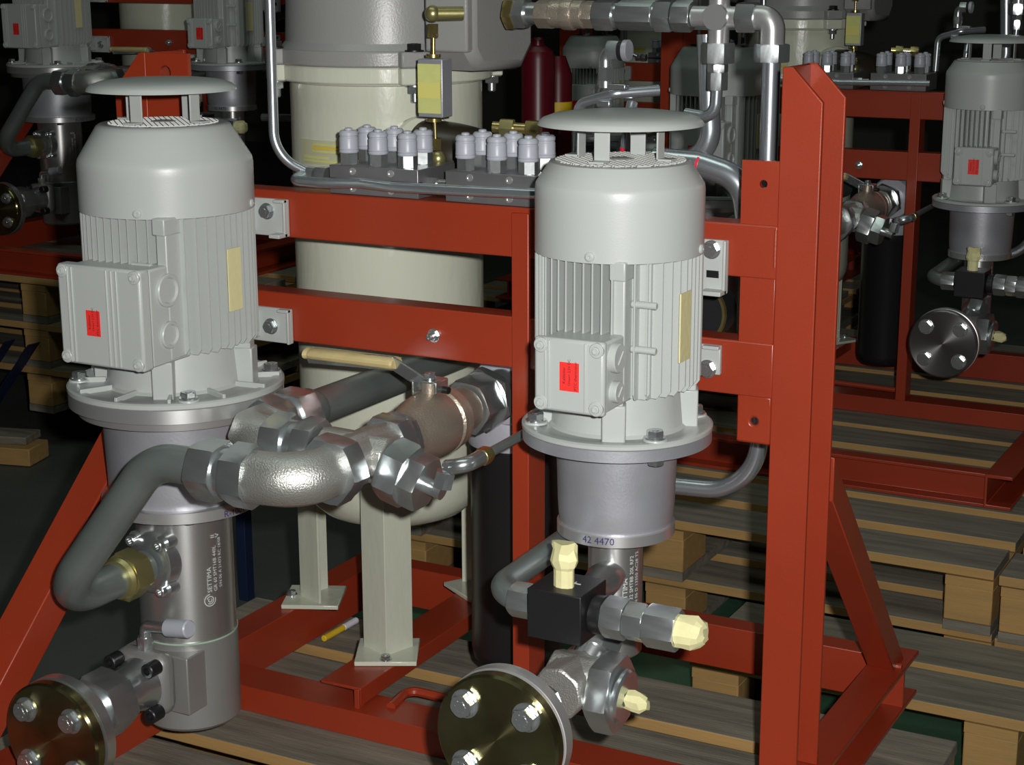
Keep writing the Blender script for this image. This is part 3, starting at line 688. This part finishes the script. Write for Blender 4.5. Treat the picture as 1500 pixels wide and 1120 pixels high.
# ------------------------------------------------------------------ right pump and its fittings
X, Y = AR; O = V((X, Y, 0)); Rp = .037
zpb = zr(968, X, Y, Rp)
t = thing('hydraulic_pump', 'slim steel screw pump hanging under the right motor', 'pump', (X, Y, zpb))
pb = part(t, 'barrel', MB().lathe(O+V((0, 0, zpb)), Z_, [(0, Rp-.004), (.004, Rp), (z4R-zpb-.001, Rp)], 64), PUMP)
au = math.atan2(-Y, -X); a0 = au+math.radians(33)
zt0 = zr(890, X, Y, Rp)
def cylmap2(a0, z0, r): return lambda u, v: V((X+r*math.cos(a0-v/r), Y+r*math.sin(a0-v/r), z0+u))
text(pb, 'etched_writing', 'SETTIMA', .0100, cylmap2(a0-.12, zt0+.002, Rp+.0002), ENGR)
text(pb, 'etched_writing', 'GR 32 SMT8B 20L RF2', .0080, cylmap2(a0+.12, zt0-.004, Rp+.0002), ENGR)
text(pb, 'etched_writing', 'S/N 06 D 13350 AC28 T2', .0075, cylmap2(a0+.36, zt0-.004, Rp+.0002), ENGR)
q = at(900, 842, 1.945)
part(t, 'side_port', MB().lathe(V((q.x-.014, 1.965, q.z-.008)), -Y_, [(0, .022), (.03, .024), (.036, .021), (.06, .019), (.16, .018)], 36), ZINC)
YB = 1.73
bxa, bxb = at(772, 868, YB).x, at(851, 874, YB).x; bza, bzb = at(812, 868, YB).z, at(812, 940, YB).z
t = thing('valve_block', 'black square valve block with a taped stub on top', 'valve', ((bxa+bxb)/2, YB+.04, bzb))
bb = part(t, 'block', MB().box(bxa, bxb, YB, YB+.072, bzb, bza), BLKST, .0015)
k0 = atZ(826, 858, bza)
tb_ = MB().lathe(k0, Z_, [(0, .0125), (.022, .0125), (.026, .015), (.034, .0165), (.045, .0150), (.055, .016)], 10, a0=.4, sx=1.05, sy=.75)
for i, v in enumerate(tb_.v):
    if v.z > k0.z+.03: tb_.v[i] = v+V((random.uniform(-.0025, .0025), random.uniform(-.002, .002), random.uniform(-.003, .004)))
part(t, 'tape_wrapped_stub', tb_, TAPE, label='stub wrapped in cream masking tape', ang=12)
part(t, 'stamped_mark', MB().obox(atZ(847, 855, bza+.0003), X_, Y_, Z_, .007, .0014, .0006).obox(atZ(843, 853, bza+.0003), X_, Y_, Z_, .0014, .006, .0006), ENGR)
# right hand outlet
cy = YB+.036; o0 = V((bxb, cy, (bza+bzb)/2-.001))
t = thing('plugged_fitting', 'hexagon fittings with taped end on the black valve block', 'fitting', o0+V((.05, 0, -.03)))
cylp(t, 'seal_ring', o0, o0+V((.017, 0, 0)), .024, BLKST, .002)
nutp(t, o0+V((.0310, 0, 0)), X_, .028, .0260, ZINC, rot=.2)
nutp(t, o0+V((.0580, 0, 0)), X_, .025, .0245, ZINC, rot=.45)
nutp(t, o0+V((.0920, 0, -.001)), X_, .040, .0265, ZINC, rot=.2)
cylp(t, 'collar', o0+V((.0700, 0, 0)), o0+V((.073, 0, 0)), .022)
tm = MB().lathe(o0+V((.1115, 0, -.001)), X_, [(0, .0190), (.010, .0200), (.022, .0195), (.030, .015), (.034, .008)], 14)
for i, v in enumerate(tm.v): tm.v[i] = v+V((random.uniform(-.002, .002), random.uniform(-.0018, .0018), random.uniform(-.0018, .0018)))
part(t, 'tape_wrap', tm, TAPE, label='end wrapped in crumpled cream masking tape', ang=12)
# left inlet pipe
yi = YB+.036; zi = o0.z
i0 = V((bxa, yi, zi)); n0 = i0-V((.026, 0, 0))
t = thing('steel_pipe', 'bent grey steel pipe entering the black valve block', 'pipe', n0-V((.02, 0, .02)))
nutp(t, i0-V((.022, 0, 0)), X_, .032, .0225, ZINC, rot=.25)
cylp(t, 'spigot', i0-V((.008, 0, 0)), i0, .016, BLKST)
cx = at(702, 868, yi).x
part(t, 'bent_tube', MB().tube([n0, V((cx+.018, yi, zi+.003)), V((cx+.018, yi+.27, zi+.010))], .0160, .042, 24, 12), TUBED, ang=60)
# lower group
TR = V((X+.006, 1.855, H(-.905)))
t = thing('tee_fitting', 'forged steel tee below the black valve block', 'fitting', TR-V((0, 0, .04)))
part(t, 'tee_body', MB().nut(TR-V((0, .055, 0)), TR+V((0, .045, 0)), .036, .95, sides=8, rot=.2).nut(TR-V((.03, 0, 0)), TR+V((.04, 0, -.001)), .036, .95, sides=8, rot=.1), FORGED, .003)
up = (V((X+.004, Y-.03, H(-.865)))-TR)
nutp(t, TR+V((.012, .052, .040)), V((.1, .6, .7)), .030, .0310, ZINC, rot=.2)
part(t, 'riser', MB().tube([TR+V((.0, .02, .01)), TR+V((.012, .055, .045)), V((X+.004, Y-.02, H(-.845)))], .022, .02, 24), ZINC)
nutp(t, TR+V((.050, 0, -.009)), X_, .030, .0530, ZINC, rot=.1, k=.96)
cylp(t, 'end_collar', TR+V((.064, 0, -.009)), TR+V((.074, 0, -.010)), .036, ZINC, .003)
tm = MB().lathe(TR+V((.073, 0, -.014)), X_, [(0, .0125), (.010, .0140), (.022, .0130), (.029, .007)], 9)
for i, v in enumerate(tm.v): tm.v[i] = v+V((random.uniform(-.002, .003), random.uniform(-.002, .002), random.uniform(-.002, .002)))
part(t, 'tape_wrap', tm, TAPE, label='end wrapped in crumpled cream masking tape', ang=12)
t = thing('blind_flange', 'yellowish blank disc bolted below the right motor', 'flange', (X+.006, 1.66, H(-.99)))
dc = V((AR[0]+.001, 1.650, H(-.906)))
disc_flange(dc, .0825, t, False)
nutp(t, dc+V((0, .085, 0)), Y_, .034, .045, ZINC, 'neck_nut', rot=.3)

# ------------------------------------------------------------------ tank
TX, TY, RT = -1.575, 2.50, .163
zbt = H(-.975)
zl = zr(124, TX, TY, .17); zl1 = zr(100, TX, TY, .19); zl2 = zr(76, TX, TY, .19)
t = thing('oil_tank', 'cream painted cylindrical oil tank on three angle legs', 'tank', (TX, TY, ZT))
body = part(t, 'shell', MB().lathe(V((TX, TY, zbt)), Z_, [(0, .02), (.003, .06), (.010, .10), (.022, .13), (.040, .150), (.062, .160), (.085, RT), (zl-zbt+.01, RT)], 96), CREAM, ang=50)
part(t, 'weld_bead', MB().lathe(V((TX, TY, zl-.004)), Z_, [(0, RT), (.002, RT+.004), (.006, RT+.003)], 72), CREAM)
def lugged(z0, z1, r, m, nm, par):
    mb = MB().lathe(V((TX, TY, z0)), Z_, [(0, r), (z1-z0, r)], 72)
    au = math.atan2(-TY, -TX)
    for i in range(4):
        a = au+math.radians(14)+PI/2*i; d = V((math.cos(a), math.sin(a), 0)); s = V((-d.y, d.x, 0))
        mb.obox(V((TX, TY, (z0+z1)/2))+d*(r-.002), s, d, Z_, .050, .044, z1-z0-.0004)
    return part(par, nm, mb, m, .003), au
lugged(zl, zl1, .181, CREAM, 'tank_flange', t)
lid, au = lugged(zl1, zl2, .183, CASTPAINT, 'lid', t)
for i in range(4):
    a = au+math.radians(14)+PI/2*i; d = V((math.cos(a), math.sin(a), 0))
    q = V((TX, TY, zl2))+d*.188
    m3 = MB(); hexbolt(m3, q, Z_, .0125, .010); part(lid, 'lid_bolt', m3, BLKST)
    q = V((TX, TY, zl))+d*.188
    m3 = MB(); hexbolt(m3, q, -Z_, .0130, .011); m3.lathe(q-V((0, 0, .012)), -Z_, [(0, .007), (.014, .007), (.016, .005)], 16); part(lid, 'lid_nut', m3, ZINC)
part(t, 'lid_dome', MB().lathe(V((TX, TY, zl2-.001)), Z_, [(0, .178), (.012, .168), (.14, .163), (.2, .15)], 80), CASTPAINT)
xa_, xb_ = at(672, 30, 2.37).x, at(742, 30, 2.40).x
gx0, gx1 = at(622, 40, 2.335).x, at(684, 40, 2.335).x
part(t, 'lid_boss_block', MB().box(gx0, gx1, 2.335, TY, zl2+.002, zl2+.30), CASTPAINT, .004)
part(t, 'filter_housing', MB().prism([(0, .03), (.03, 0), (.17, -.005), (.21, .03), (.21, .34), (0, .34)], (gx1-.080, 2.345, zl2-.028), Y_, Z_, X_, .084), CASTPAINT, .016)
# legs: angle sections on square foot plates
def leg(cx, cy, ang, hw, z1):
    d = V((math.cos(ang), math.sin(ang), 0)); s = V((-d.y, d.x, 0)); c = V((cx, cy, 0)); L = .060; th = .005
    e1 = (d+s).normalized(); e2 = (d-s).normalized()
    # corner points outward (away from tank): legs run back along -e1 and -e2
    co = c+d*.022
    mb = MB().prism([(0, 0), (-L, 0), (-L, -th), (-th, -th), (-th, -L), (0, -L)], co+V((0, 0, ZT+.006)), e1, e2, Z_, z1-ZT-.006)
    lg_ = part(t, 'leg', mb, CREAM, .0008)
    part(lg_, 'foot_plate', MB().obox(c+V((0, 0, ZT+.004))-d*.004, d, s, Z_, .105, .105, .008), CREAM, .0015)
    m3 = MB(); hexbolt(m3, co+d*.016+V((0, 0, ZT+.008)), Z_, .0085, .006); part(lg_, 'leg_bolt', m3, ZINC)
zleg = zbt+.13
ff = (atZ(512, 972, ZT+.008)+atZ(605, 968, ZT+.008)+atZ(520, 935, ZT+.008)+atZ(612, 935, ZT+.008))/4
lf = V((-1.752, 2.462, 0))
rf_ = V((-1.480, 2.655, 0))
ff = ff+V((.006, .002, 0)); lf = lf+V((.016, 0, 0))
for c, da in ((ff, None), (lf, .2), (rf_, None)):
    dd = V((c.x-TX, c.y-TY, 0)); leg(c.x, c.y, math.atan2(dd.y, dd.x)+(da or 0), .06, zleg)
# pencil like marker lying behind the front leg is separate; rating plate on shell
pt = at(468, 224, TY-RT*.9)
def shellmap(px, py):
    q = ray(px, py); o = CAM
    a_ = q.x**2+q.y**2; b2 = 2*((o.x-TX)*q.x+(o.y-TY)*q.y); c_ = (o.x-TX)**2+(o.y-TY)**2-(RT+.0015)**2
    dsc = b2*b2-4*a_*c_
    s_ = (-b2-math.sqrt(max(dsc, 0)))/(2*a_); return o+q*s_
def curved_plate(x0, x1, y0, y1, m, nm, par, dr=0.):
    mb = MB(); n0 = 8
    A = shellmap(x0, (y0+y1)/2); B = shellmap(x1, (y0+y1)/2)
    aA = math.atan2(A.y-TY, A.x-TX); aB = math.atan2(B.y-TY, B.x-TX)
    zA = shellmap((x0+x1)/2, y0).z; zB = shellmap((x0+x1)/2, y1).z
    for k_, rr_ in enumerate((RT+.0002+dr, RT+.0014+dr)):
        for i in range(n0+1):
            a = aA+(aB-aA)*i/n0
            for z_ in (zA, zB): mb.v.append(V((TX+rr_*math.cos(a), TY+rr_*math.sin(a), z_)))
    k2 = 2*(n0+1)
    for i in range(n0):
        mb.face((2*i, 2*i+1, 2*i+3, 2*i+2)); mb.face((k2+2*i, k2+2*i+2, k2+2*i+3, k2+2*i+1))
        mb.face((2*i, 2*i+2, k2+2*i+2, k2+2*i)); mb.face((2*i+1, k2+2*i+1, k2+2*i+3, 2*i+3))
    mb.face((0, k2, k2+1, 1)); mb.face((2*n0, 2*n0+1, k2+2*n0+1, k2+2*n0))
    return part(par, nm, mb, m)
rp = curved_plate(441, 505, 206, 242, mat('rating_plate_base', (.50, .50, .34), .4), 'rating_plate', t)
for r0, r1, x1 in ((211, 214, 500), (216, 219, 500), (221, 224, 500), (229, 232, 480), (235, 238, 500)):
    curved_plate(458 if r0 < 225 else 446, x1, r0, r1, YEL if r0 == 216 else LABELY, 'plate_field', rp, .0013)
# branch pipe at right of the tank
bp_ = V((TX+.11, TY-.03, zr(200, TX, TY-.15)))
dr_ = V((.78, -.62, 0)).normalized()
part(t, 'branch_ring', MB().lathe(V((TX, TY, H(-.305)))+dr_*.12, dr_, [(0, .058), (.055, .058), (.065, .062), (.072, .060)], 48), CREAM)

t = thing('suction_hose', 'dark brown elbow hose with brass fittings beside the tank', 'hose', (TX+.22, TY-.1, H(-.36)))
h0 = V((TX, TY, H(-.305)))+dr_*.19
part(t, 'hose_elbow', MB().tube([h0, h0+dr_*.045+V((.02, .02, .0)), h0+V((.16, .10, -.05))], .054, .06, 32), RUBBER, ang=60)
g0 = at(722, 186, 2.26); g1 = at(792, 190, 2.28)
cylp(t, 'brass_spigot', g0, g1, .0085, BRASS); nutp(t, g0.lerp(g1, .3), g1-g0, .02, .0145, OLIVE); nutp(t, g0.lerp(g1, .85), g1-g0, .022, .0145, BRASS)

# ------------------------------------------------------------------ sight gauge in front of the tank
YG = 2.27
t = thing('pressure_gauge_line', 'small brass piped indicator box with large yellow label', 'gauge', at(637, 245, YG))
a = at(634, 20, YG)
part(t, 'banjo', MB().ball(a, .0125), OLIVE)
b = at(660, 20, YG+.06)
part(t, 'banjo_stub', MB().cyl(a, a+V((.035, .03, 0)), .0105), OLIVE)
nutp(t, at(634, 45, YG), Z_, .020, .0095, BRASS)
cylp(t, 'upper_rod', at(635, 55, YG), at(635, 80, YG), .0028, BRASS)
cylp(t, 'upper_collar', at(635, 79, YG), at(635, 84, YG), .0115, BRASS)
x0, x1 = at(618, 130, YG).x, at(654, 130, YG).x
bx = part(t, 'indicator_box', MB().box(x0, x1, YG-.012, YG+.018, at(636, 171, YG).z, at(636, 86, YG).z), ALU, .0015)
part(bx, 'yellow_label', MB().box(x0+.001, x1-.003, YG-.0135, YG-.0115, at(636, 165, YG).z, at(636, 93, YG).z), LABELY)
part(bx, 'label_band', MB().box(x0+.001, x1-.003, YG-.0137, YG-.0115, at(636, 143, YG).z, at(636, 120, YG).z), mat('yellow_band', (.66, .62, .18), .5))
cylp(t, 'lower_collar', at(636, 178, YG), at(636, 173, YG), .0115, BRASS)
cylp(t, 'lower_rod', at(638, 205, YG), at(637, 178, YG), .0028, BRASS)
nutp(t, at(639, 211, YG), Z_, .018, .0085, BRASS)
part(t, 'lower_ball', MB().ball(at(642, 232, YG), .0125), OLIVE)

# ------------------------------------------------------------------ manifolds with capped test ports
def manifold(p0, p1, caps, nm):
    x0, x1 = p0.x, p1.x; z1 = p0.z
    t = thing('manifold_block', nm, 'manifold', ((x0+x1)/2, 2.2, uz1))
    bl = part(t, 'block', MB().box(x0, x1, 2.158, 2.268, uz1+.0005, z1), STEELB, .0012)
    zm = (uz1+z1)/2
    part(bl, 'parting_line', MB().box(x0-.0005, x1+.0005, 2.1572, 2.17, zm-.003, zm+.003), BLACK)
    for fx in (.27, .70):
        for fz in (.22, .82):
            q = V((x0+(x1-x0)*fx, 2.158, uz1+(z1-uz1)*fz))
            part(bl, 'block_screw', MB().lathe(q, -Y_, [(0, .0055), (.0015, .0052), (.0015, .003), (.0008, .002)], 16), ALUM)
    for i, (cx, cy, row) in enumerate(caps):
        yv = 2.178 if row == 0 else 2.232
        topc = at(cx, cy, yv); X0 = topc.x
        pf_ = part(t, 'test_port', MB().nut(V((X0, yv, z1-.0003)), V((X0, yv, z1+.019)), .0145, .93, rot=.3*i), ZINC, ang=20)
        zc0 = z1+.018
        part(pf_, 'plastic_cap', MB().lathe(V((X0, yv, zc0)), Z_, [(0, .0145), (.002, .0152), (.004, .0145), (.006, .0152), (.008, .0146), (.022, .0146), (.023, .0138), (.025, .0138), (.026, .0146), (.030, .0146), (.033, .012), (.033, .006), (.036, .006), (.037, .004)], 28), CAPP)
    return t, z1
m1, _ = manifold(at(482, 241, 2.158), at(612, 250, 2.158), ((511, 210, 0), (554, 213, 0), (597, 215, 0), (538, 207, 1), (578, 210, 1), (620, 211, 1)), 'left manifold block with six grey capped test ports')
m2, _ = manifold(at(652, 250, 2.158), at(787, 258, 2.158), ((682, 219, 0), (728, 221, 0), (774, 223, 0), (707, 215, 1), (752, 217, 1), (799, 219, 1)), 'right manifold block with six grey capped test ports')
t = thing('connector_screw', 'short slotted connector between the two manifold blocks', 'fitting', at(633, 272, 2.19))
a = at(605, 267, 2.19); b = at(658, 270, 2.19)
cylp(t, 'pin', a, b, .007); nutp(t, a.lerp(b, .55), b-a, .02, .0105)
# thin pipe along the front of both blocks
t = thing('thin_pipe', 'thin steel pipe running along the front of both manifolds', 'pipe', at(600, 275, 2.13))
part(t, 'bent_tube', MB().tube([at(452, 252, 2.20), at(428, 264, 2.145), at(470, 268, 2.138), at(530, 268, 2.138), at(575, 274, 2.138), at(792, 284, 2.138)], .0078, .022, 18), TUBE, ang=60)
t = thing('vertical_pipe', 'bright vertical steel pipe before the left tank side', 'pipe', at(430, 250, 2.2))
part(t, 'bent_tube', MB().tube([at(393, -60, 2.17), at(402, 228, 2.17), at(458, 256, 2.19)], .0078, .060, 20, 14), TUBE, ang=60)
a, b = at(445, 256, 2.19), at(486, 259, 2.19)
nutp(t, a.lerp(b, .25), b-a, .020, .0150); nutp(t, a.lerp(b, .72), b-a, .018, .0165)

# ------------------------------------------------------------------ upper pipe work
YU = 2.40
def U(x, y, dy=0.): return at(x, y, YU+dy)
t = thing('union_line', 'horizontal row of hydraulic unions leaving the tank lid', 'fitting', U(900, 40))
A_, B_ = U(740, 19), U(1130, 26)
def seg(x): return A_.lerp(B_, (x-740)/390)
dx_ = (B_-A_).normalized()
nutp(t, seg(752), dx_, .016, .026, BRASS, rot=.2); nutp(t, seg(766), dx_, .022, .0245, ZINC, rot=.1); cylp(t, 'spigot', seg(770), seg(800), .017)
nutp(t, seg(806), dx_, .030, .0225, NICKEL, rot=.3); cylp(t, 'check_valve', seg(812), seg(865), .0215, NICKEL, .003)
part(t, 'knurled_ring', MB().nut(seg(832), seg(848), .0245, .97, sides=16), NICKEL)
nutp(t, seg(868), dx_, .024, .021, NICKEL, rot=.3)
nutp(t, seg(895), dx_, .032, .0245, ZINC, rot=.2); cylp(t, 'sleeve', seg(908), seg(970), .0185)
part(t, 'long_hexagon', MB().nut(seg(915), seg(966), .0225, .95, rot=.4), ZINC, ang=20)
nutp(t, seg(982), dx_, .026, .0255, ZINC, rot=.1); nutp(t, seg(1008), dx_, .028, .0235, ZINC, rot=.4)
t = thing('cross_fitting', 'satin four way cross fitting above the right motor', 'fitting', seg(1058))
c = seg(1058)
part(t, 'cross_body', MB().cyl(seg(1022), seg(1092), .0155, n=28).cyl(c-V((0, 0, .045)), c+V((0, 0, .05)), .0155, n=28), ALUM)
part(t, 'cross_face', MB().nut(c-V((0, .019, 0)), c+V((0, .019, 0)), .020, .95, sides=8, rot=.39), ALUM)
nutp(t, c-V((0, 0, .052)), Z_, .030, .0245, ZINC, rot=.2)
nutp(t, c-V((0, 0, .074)), Z_, .012, .0155, ZINC, rot=.5)
nutp(t, c-V((0, 0, .093)), Z_, .026, .0155, ZINC, rot=.2)
part(t, 'small_tube', MB().tube([c-V((0, 0, .10)), c-V((0.002, 0, .148)), at(1005, 166, YU+.01)], .0085, .022, 18), TUBE, ang=60)
t = thing('elbow_pipe', 'bright steel pipe dropping from an elbow beside right post', 'pipe', U(1133, 60))
e = seg(1132)
nutp(t, seg(1098), dx_, .028, .0235, ZINC, rot=.1)
part(t, 'elbow_body', MB().tube([seg(1106), e, e-V((0, 0, .042))], .0185, .018, 10), ALUM, .002, ang=45)
nutp(t, e-V((0, 0, .050)), Z_, .026, .0260, ZINC, rot=.2)
xe, ye = e.x, e.y
pe = at(992, 727, ye-.25)
zlow = at(1098, 715, ye).z
part(t, 'drop_tube', MB().tube([e-V((0, 0, .04)), V((xe, ye, at(1100, 722, ye).z)), V((xe-.22, ye-.02, at(1100, 722, ye).z-.004))], .0137, .085, 24, 14), TUBE, ang=60)
t = thing('curved_pipe', 'heavy bright pipe curving down behind the right motor', 'pipe', U(1030, 200, .1))
part(t, 'bent_tube', MB().tube([U(1036, 50, .08), U(1042, 235, .08), U(940, 236, .08)], .0165, .05, 24, 12), TUBE, ang=60)
t = thing('curved_pipe', 'bright bent pipe with red mark ring beside right post', 'pipe', U(1080, 300, .02))
part(t, 'bent_tube', MB().tube([at(960, 234, 2.30), at(1025, 240, 2.30), at(1088, 262, 2.30), at(1102, 370, 2.30)], .0185, .085, 24, 14), TUBE, ang=60)
part(t, 'red_mark', MB().cyl(at(1023.5, 242, 2.299), at(1027, 243, 2.299), .0189, n=24), REDPEN)
t = thing('sensor_elbow', 'small elbow with ringed cap standing behind the rain hat', 'fitting', at(890, 130, 2.3))
YS = 2.30
q0, q1 = at(887, 128, YS), at(887, 78, YS)
part(t, 'elbow', MB().tube([q0, q1, q1+V((.03, .0, .004))], .0105, .012, 16), ZINC)
nutp(t, q0.lerp(q1, .4), Z_, .020, .0125); nutp(t, at(900, 73, YS), X_, .018, .015)
cylp(t, 'black_ring', at(908, 74, YS), at(914, 74, YS), .0145, BLKST)
cylp(t, 'cap', at(914, 74, YS), at(922, 74, YS), .0155, ALU, .001)
part(t, 'side_tab', MB().obox(at(905, 127, YS), X_, Y_, Z_, .030, .016, .008), ZINC, .001)
t = thing('thin_pipe', 'thin pipe bent over the right motor rain hat', 'pipe', at(900, 150, 2.32))
part(t, 'bent_tube', MB().tube([at(845, 240, 2.33), at(848, 152, 2.33), at(900, 137, 2.32), at(965, 132, 2.36)], .0085, .02, 18), TUBE, ang=60)
part(t, 'clip', MB().obox(at(886, 152, 2.32), X_, Y_, Z_, .022, .014, .01), ZINC, .002)
t = thing('short_pipe', 'short vertical pipe seen between the rain hat struts', 'pipe', at(917, 235, 2.33))
part(t, 'tube', MB().tube([at(915, 245, 2.33), at(918, 195, 2.33), at(926, 150, 2.35)], .0085, .02, 16), TUBE)
part(t, 'red_mark', MB().cyl(at(916, 221, 2.33), at(916.2, 216, 2.33), .0088, n=16), REDPEN)
t = thing('round_cover', 'dark round cover with brass rim behind the right motor', 'cover', at(1025, 490, 2.30))
q = at(1018, 458, 2.34)
part(t, 'drum', MB().lathe(q, Y_, [(0, .045), (.03, .047), (.05, .047)], 48), BLKST)
part(t, 'brass_rim', MB().lathe(q-V((0, .002, 0)), Y_, [(0, .044), (.0, .048), (.006, .049), (.010, .047)], 48, cap=False), BRASS)

# ------------------------------------------------------------------ copies of the whole skid standing behind
for o in list(sc.collection.objects):
    if o.parent: KID.setdefault(o.parent.name, []).append(o)
def visible(o, T):
    mnx = mny = 1e9; mxx = mxy = -1e9
    def walk(x):
        nonlocal mnx, mny, mxx, mxy
        if x.type == 'MESH':
            for cc in x.bound_box:
                w = T @ (V(o.location)+V(cc)); a, b, z = pr(w)
                mnx, mxx, mny, mxy = min(mnx, a), max(mxx, a), min(mny, b), max(mxy, b)
        for ch in KID.get(x.name, []): walk(ch)
    walk(o); return mxx > 2 and mnx < 1498 and mxy > 2 and mny < 1118
for off, rot, suf, skip in (((-.078, 2.396, 0), 0, ' on the dim right skid', ()),
                      ((-2.503, 2.490, .275), 0, ' on the dim far left skid', ()),
                      ((-1.404, 4.413, -.074), 0, ' on the farthest dim skid', ('thin_pipe', 'short_pipe', 'connector_screw', 'test_port'))):
    T = Matrix.Translation(V(off)) @ Matrix.Rotation(rot, 4, 'Z')
    for o, base in UNIT:
        if o.name.split('.')[0] in skip or not visible(o, T): continue
        c = copytree(o, None, T); c['label'] = base+suf
        if o.name == 'blind_flange.001' and 'right' in suf:
            c['label'] = 'plain steel blank disc below the motor on the dim right skid'
            for ch in sc.collection.objects:
                if ch.parent == c and ch.name.startswith('blind_disc'):
                    ch.data = ch.data.copy(); ch.data.materials[0] = DISCS; ch['label'] = 'plain turned steel blank disc'


# ------------------------------------------------------------------ red gas bottle, marker pen, blue post
p = at(788, 120, 4.2)
t = thing('gas_cylinder', '', 'cylinder', (p.x, 4.2, 0), None, False, 'tall crimson gas cylinder in shadow behind the tank')
ztop = at(788, 66, 4.2).z
cb = part(t, 'bottle', MB().lathe(V((p.x, 4.2, 0)), Z_, [(0, .040), (.01, .046), (ztop-.035, .046), (ztop-.016, .041), (ztop-.004, .026), (ztop, .018)], 40), REDCYL)
part(t, 'valve_cap', MB().lathe(V((p.x, 4.2, ztop-.005)), Z_, [(0, .018), (.02, .018), (.026, .012)], 20), REDCYL)
p2 = at(818, 120, 4.3)
t = thing('gas_cylinder', '', 'cylinder', (p2.x, 4.3, 0), None, False, 'second crimson gas cylinder with yellow collar, half hidden')
z2_ = at(818, 82, 4.3).z; zy0, zy1 = at(812, 168, 4.3).z, at(812, 148, 4.3).z
part(t, 'bottle', MB().lathe(V((p2.x, 4.3, 0)), Z_, [(0, .035), (.01, .038), (z2_-.05, .038), (z2_, .02)], 36), REDCYL)
part(t, 'yellow_collar', MB().lathe(V((p2.x, 4.3, zy0)), Z_, [(0, .039), (zy1-zy0, .039)], 36), YEL)
a, b = atZ(474, 935, D0+.006), atZ(522, 908, D0+.006)
t = thing('marker_pen', '', 'pen', a.lerp(b, .5), None, False, 'yellow and white marker pen on the pallet by the tank leg')
part(t, 'yellow_barrel', MB().cyl(a, a.lerp(b, .6), .006, n=16, c=.001), YEL)
part(t, 'white_cap', MB().cyl(a.lerp(b, .6), b, .0063, n=16, c=.001), WHITEP)
p = V((-2.43, 3.16, 0))
t = thing('blue_post', '', 'post', p, None, False, 'dark blue steel post behind the left pump')
part(t, 'post', MB().box(p.x-.016, p.x+.010, p.y, p.y+.03, 0, .62), BLUE, .002)
part(t, 'post_cap', MB().box(p.x-.017, p.x+.011, p.y-.001, p.y+.031, .62, .626), BLUE, .001)
a = at(50, 503, 3.90); b = atZ(-40, 640, .012)
t = thing('lashing_strap', '', 'strap', (b.x, b.y, 0), None, False, 'dark blue lashing strap hanging off the pallet stack at left edge')
part(t, 'strap_web', MB().bar(a, b, .05, .003), BLUE)
part(t, 'second_web', MB().bar(a-V((.10, 0, 0)), b-V((.10, 0, 0)), .04, .003), BLUE)

# ------------------------------------------------------------------ group phrases for the repeated things
tops = [o for o in sc.collection.objects if o.parent is None and 'category' in o]
cnt = {}
for o in tops: cnt.setdefault(o.name.split('.')[0], []).append(o)
for nm, l in cnt.items():
    if len(l) > 1:
        w = nm.replace('_', ' ')
        for o in l: o['group'] = 'wooden pallets stacked under the skids' if nm == 'wooden_pallet' else 'the '+w+'s in the workshop'
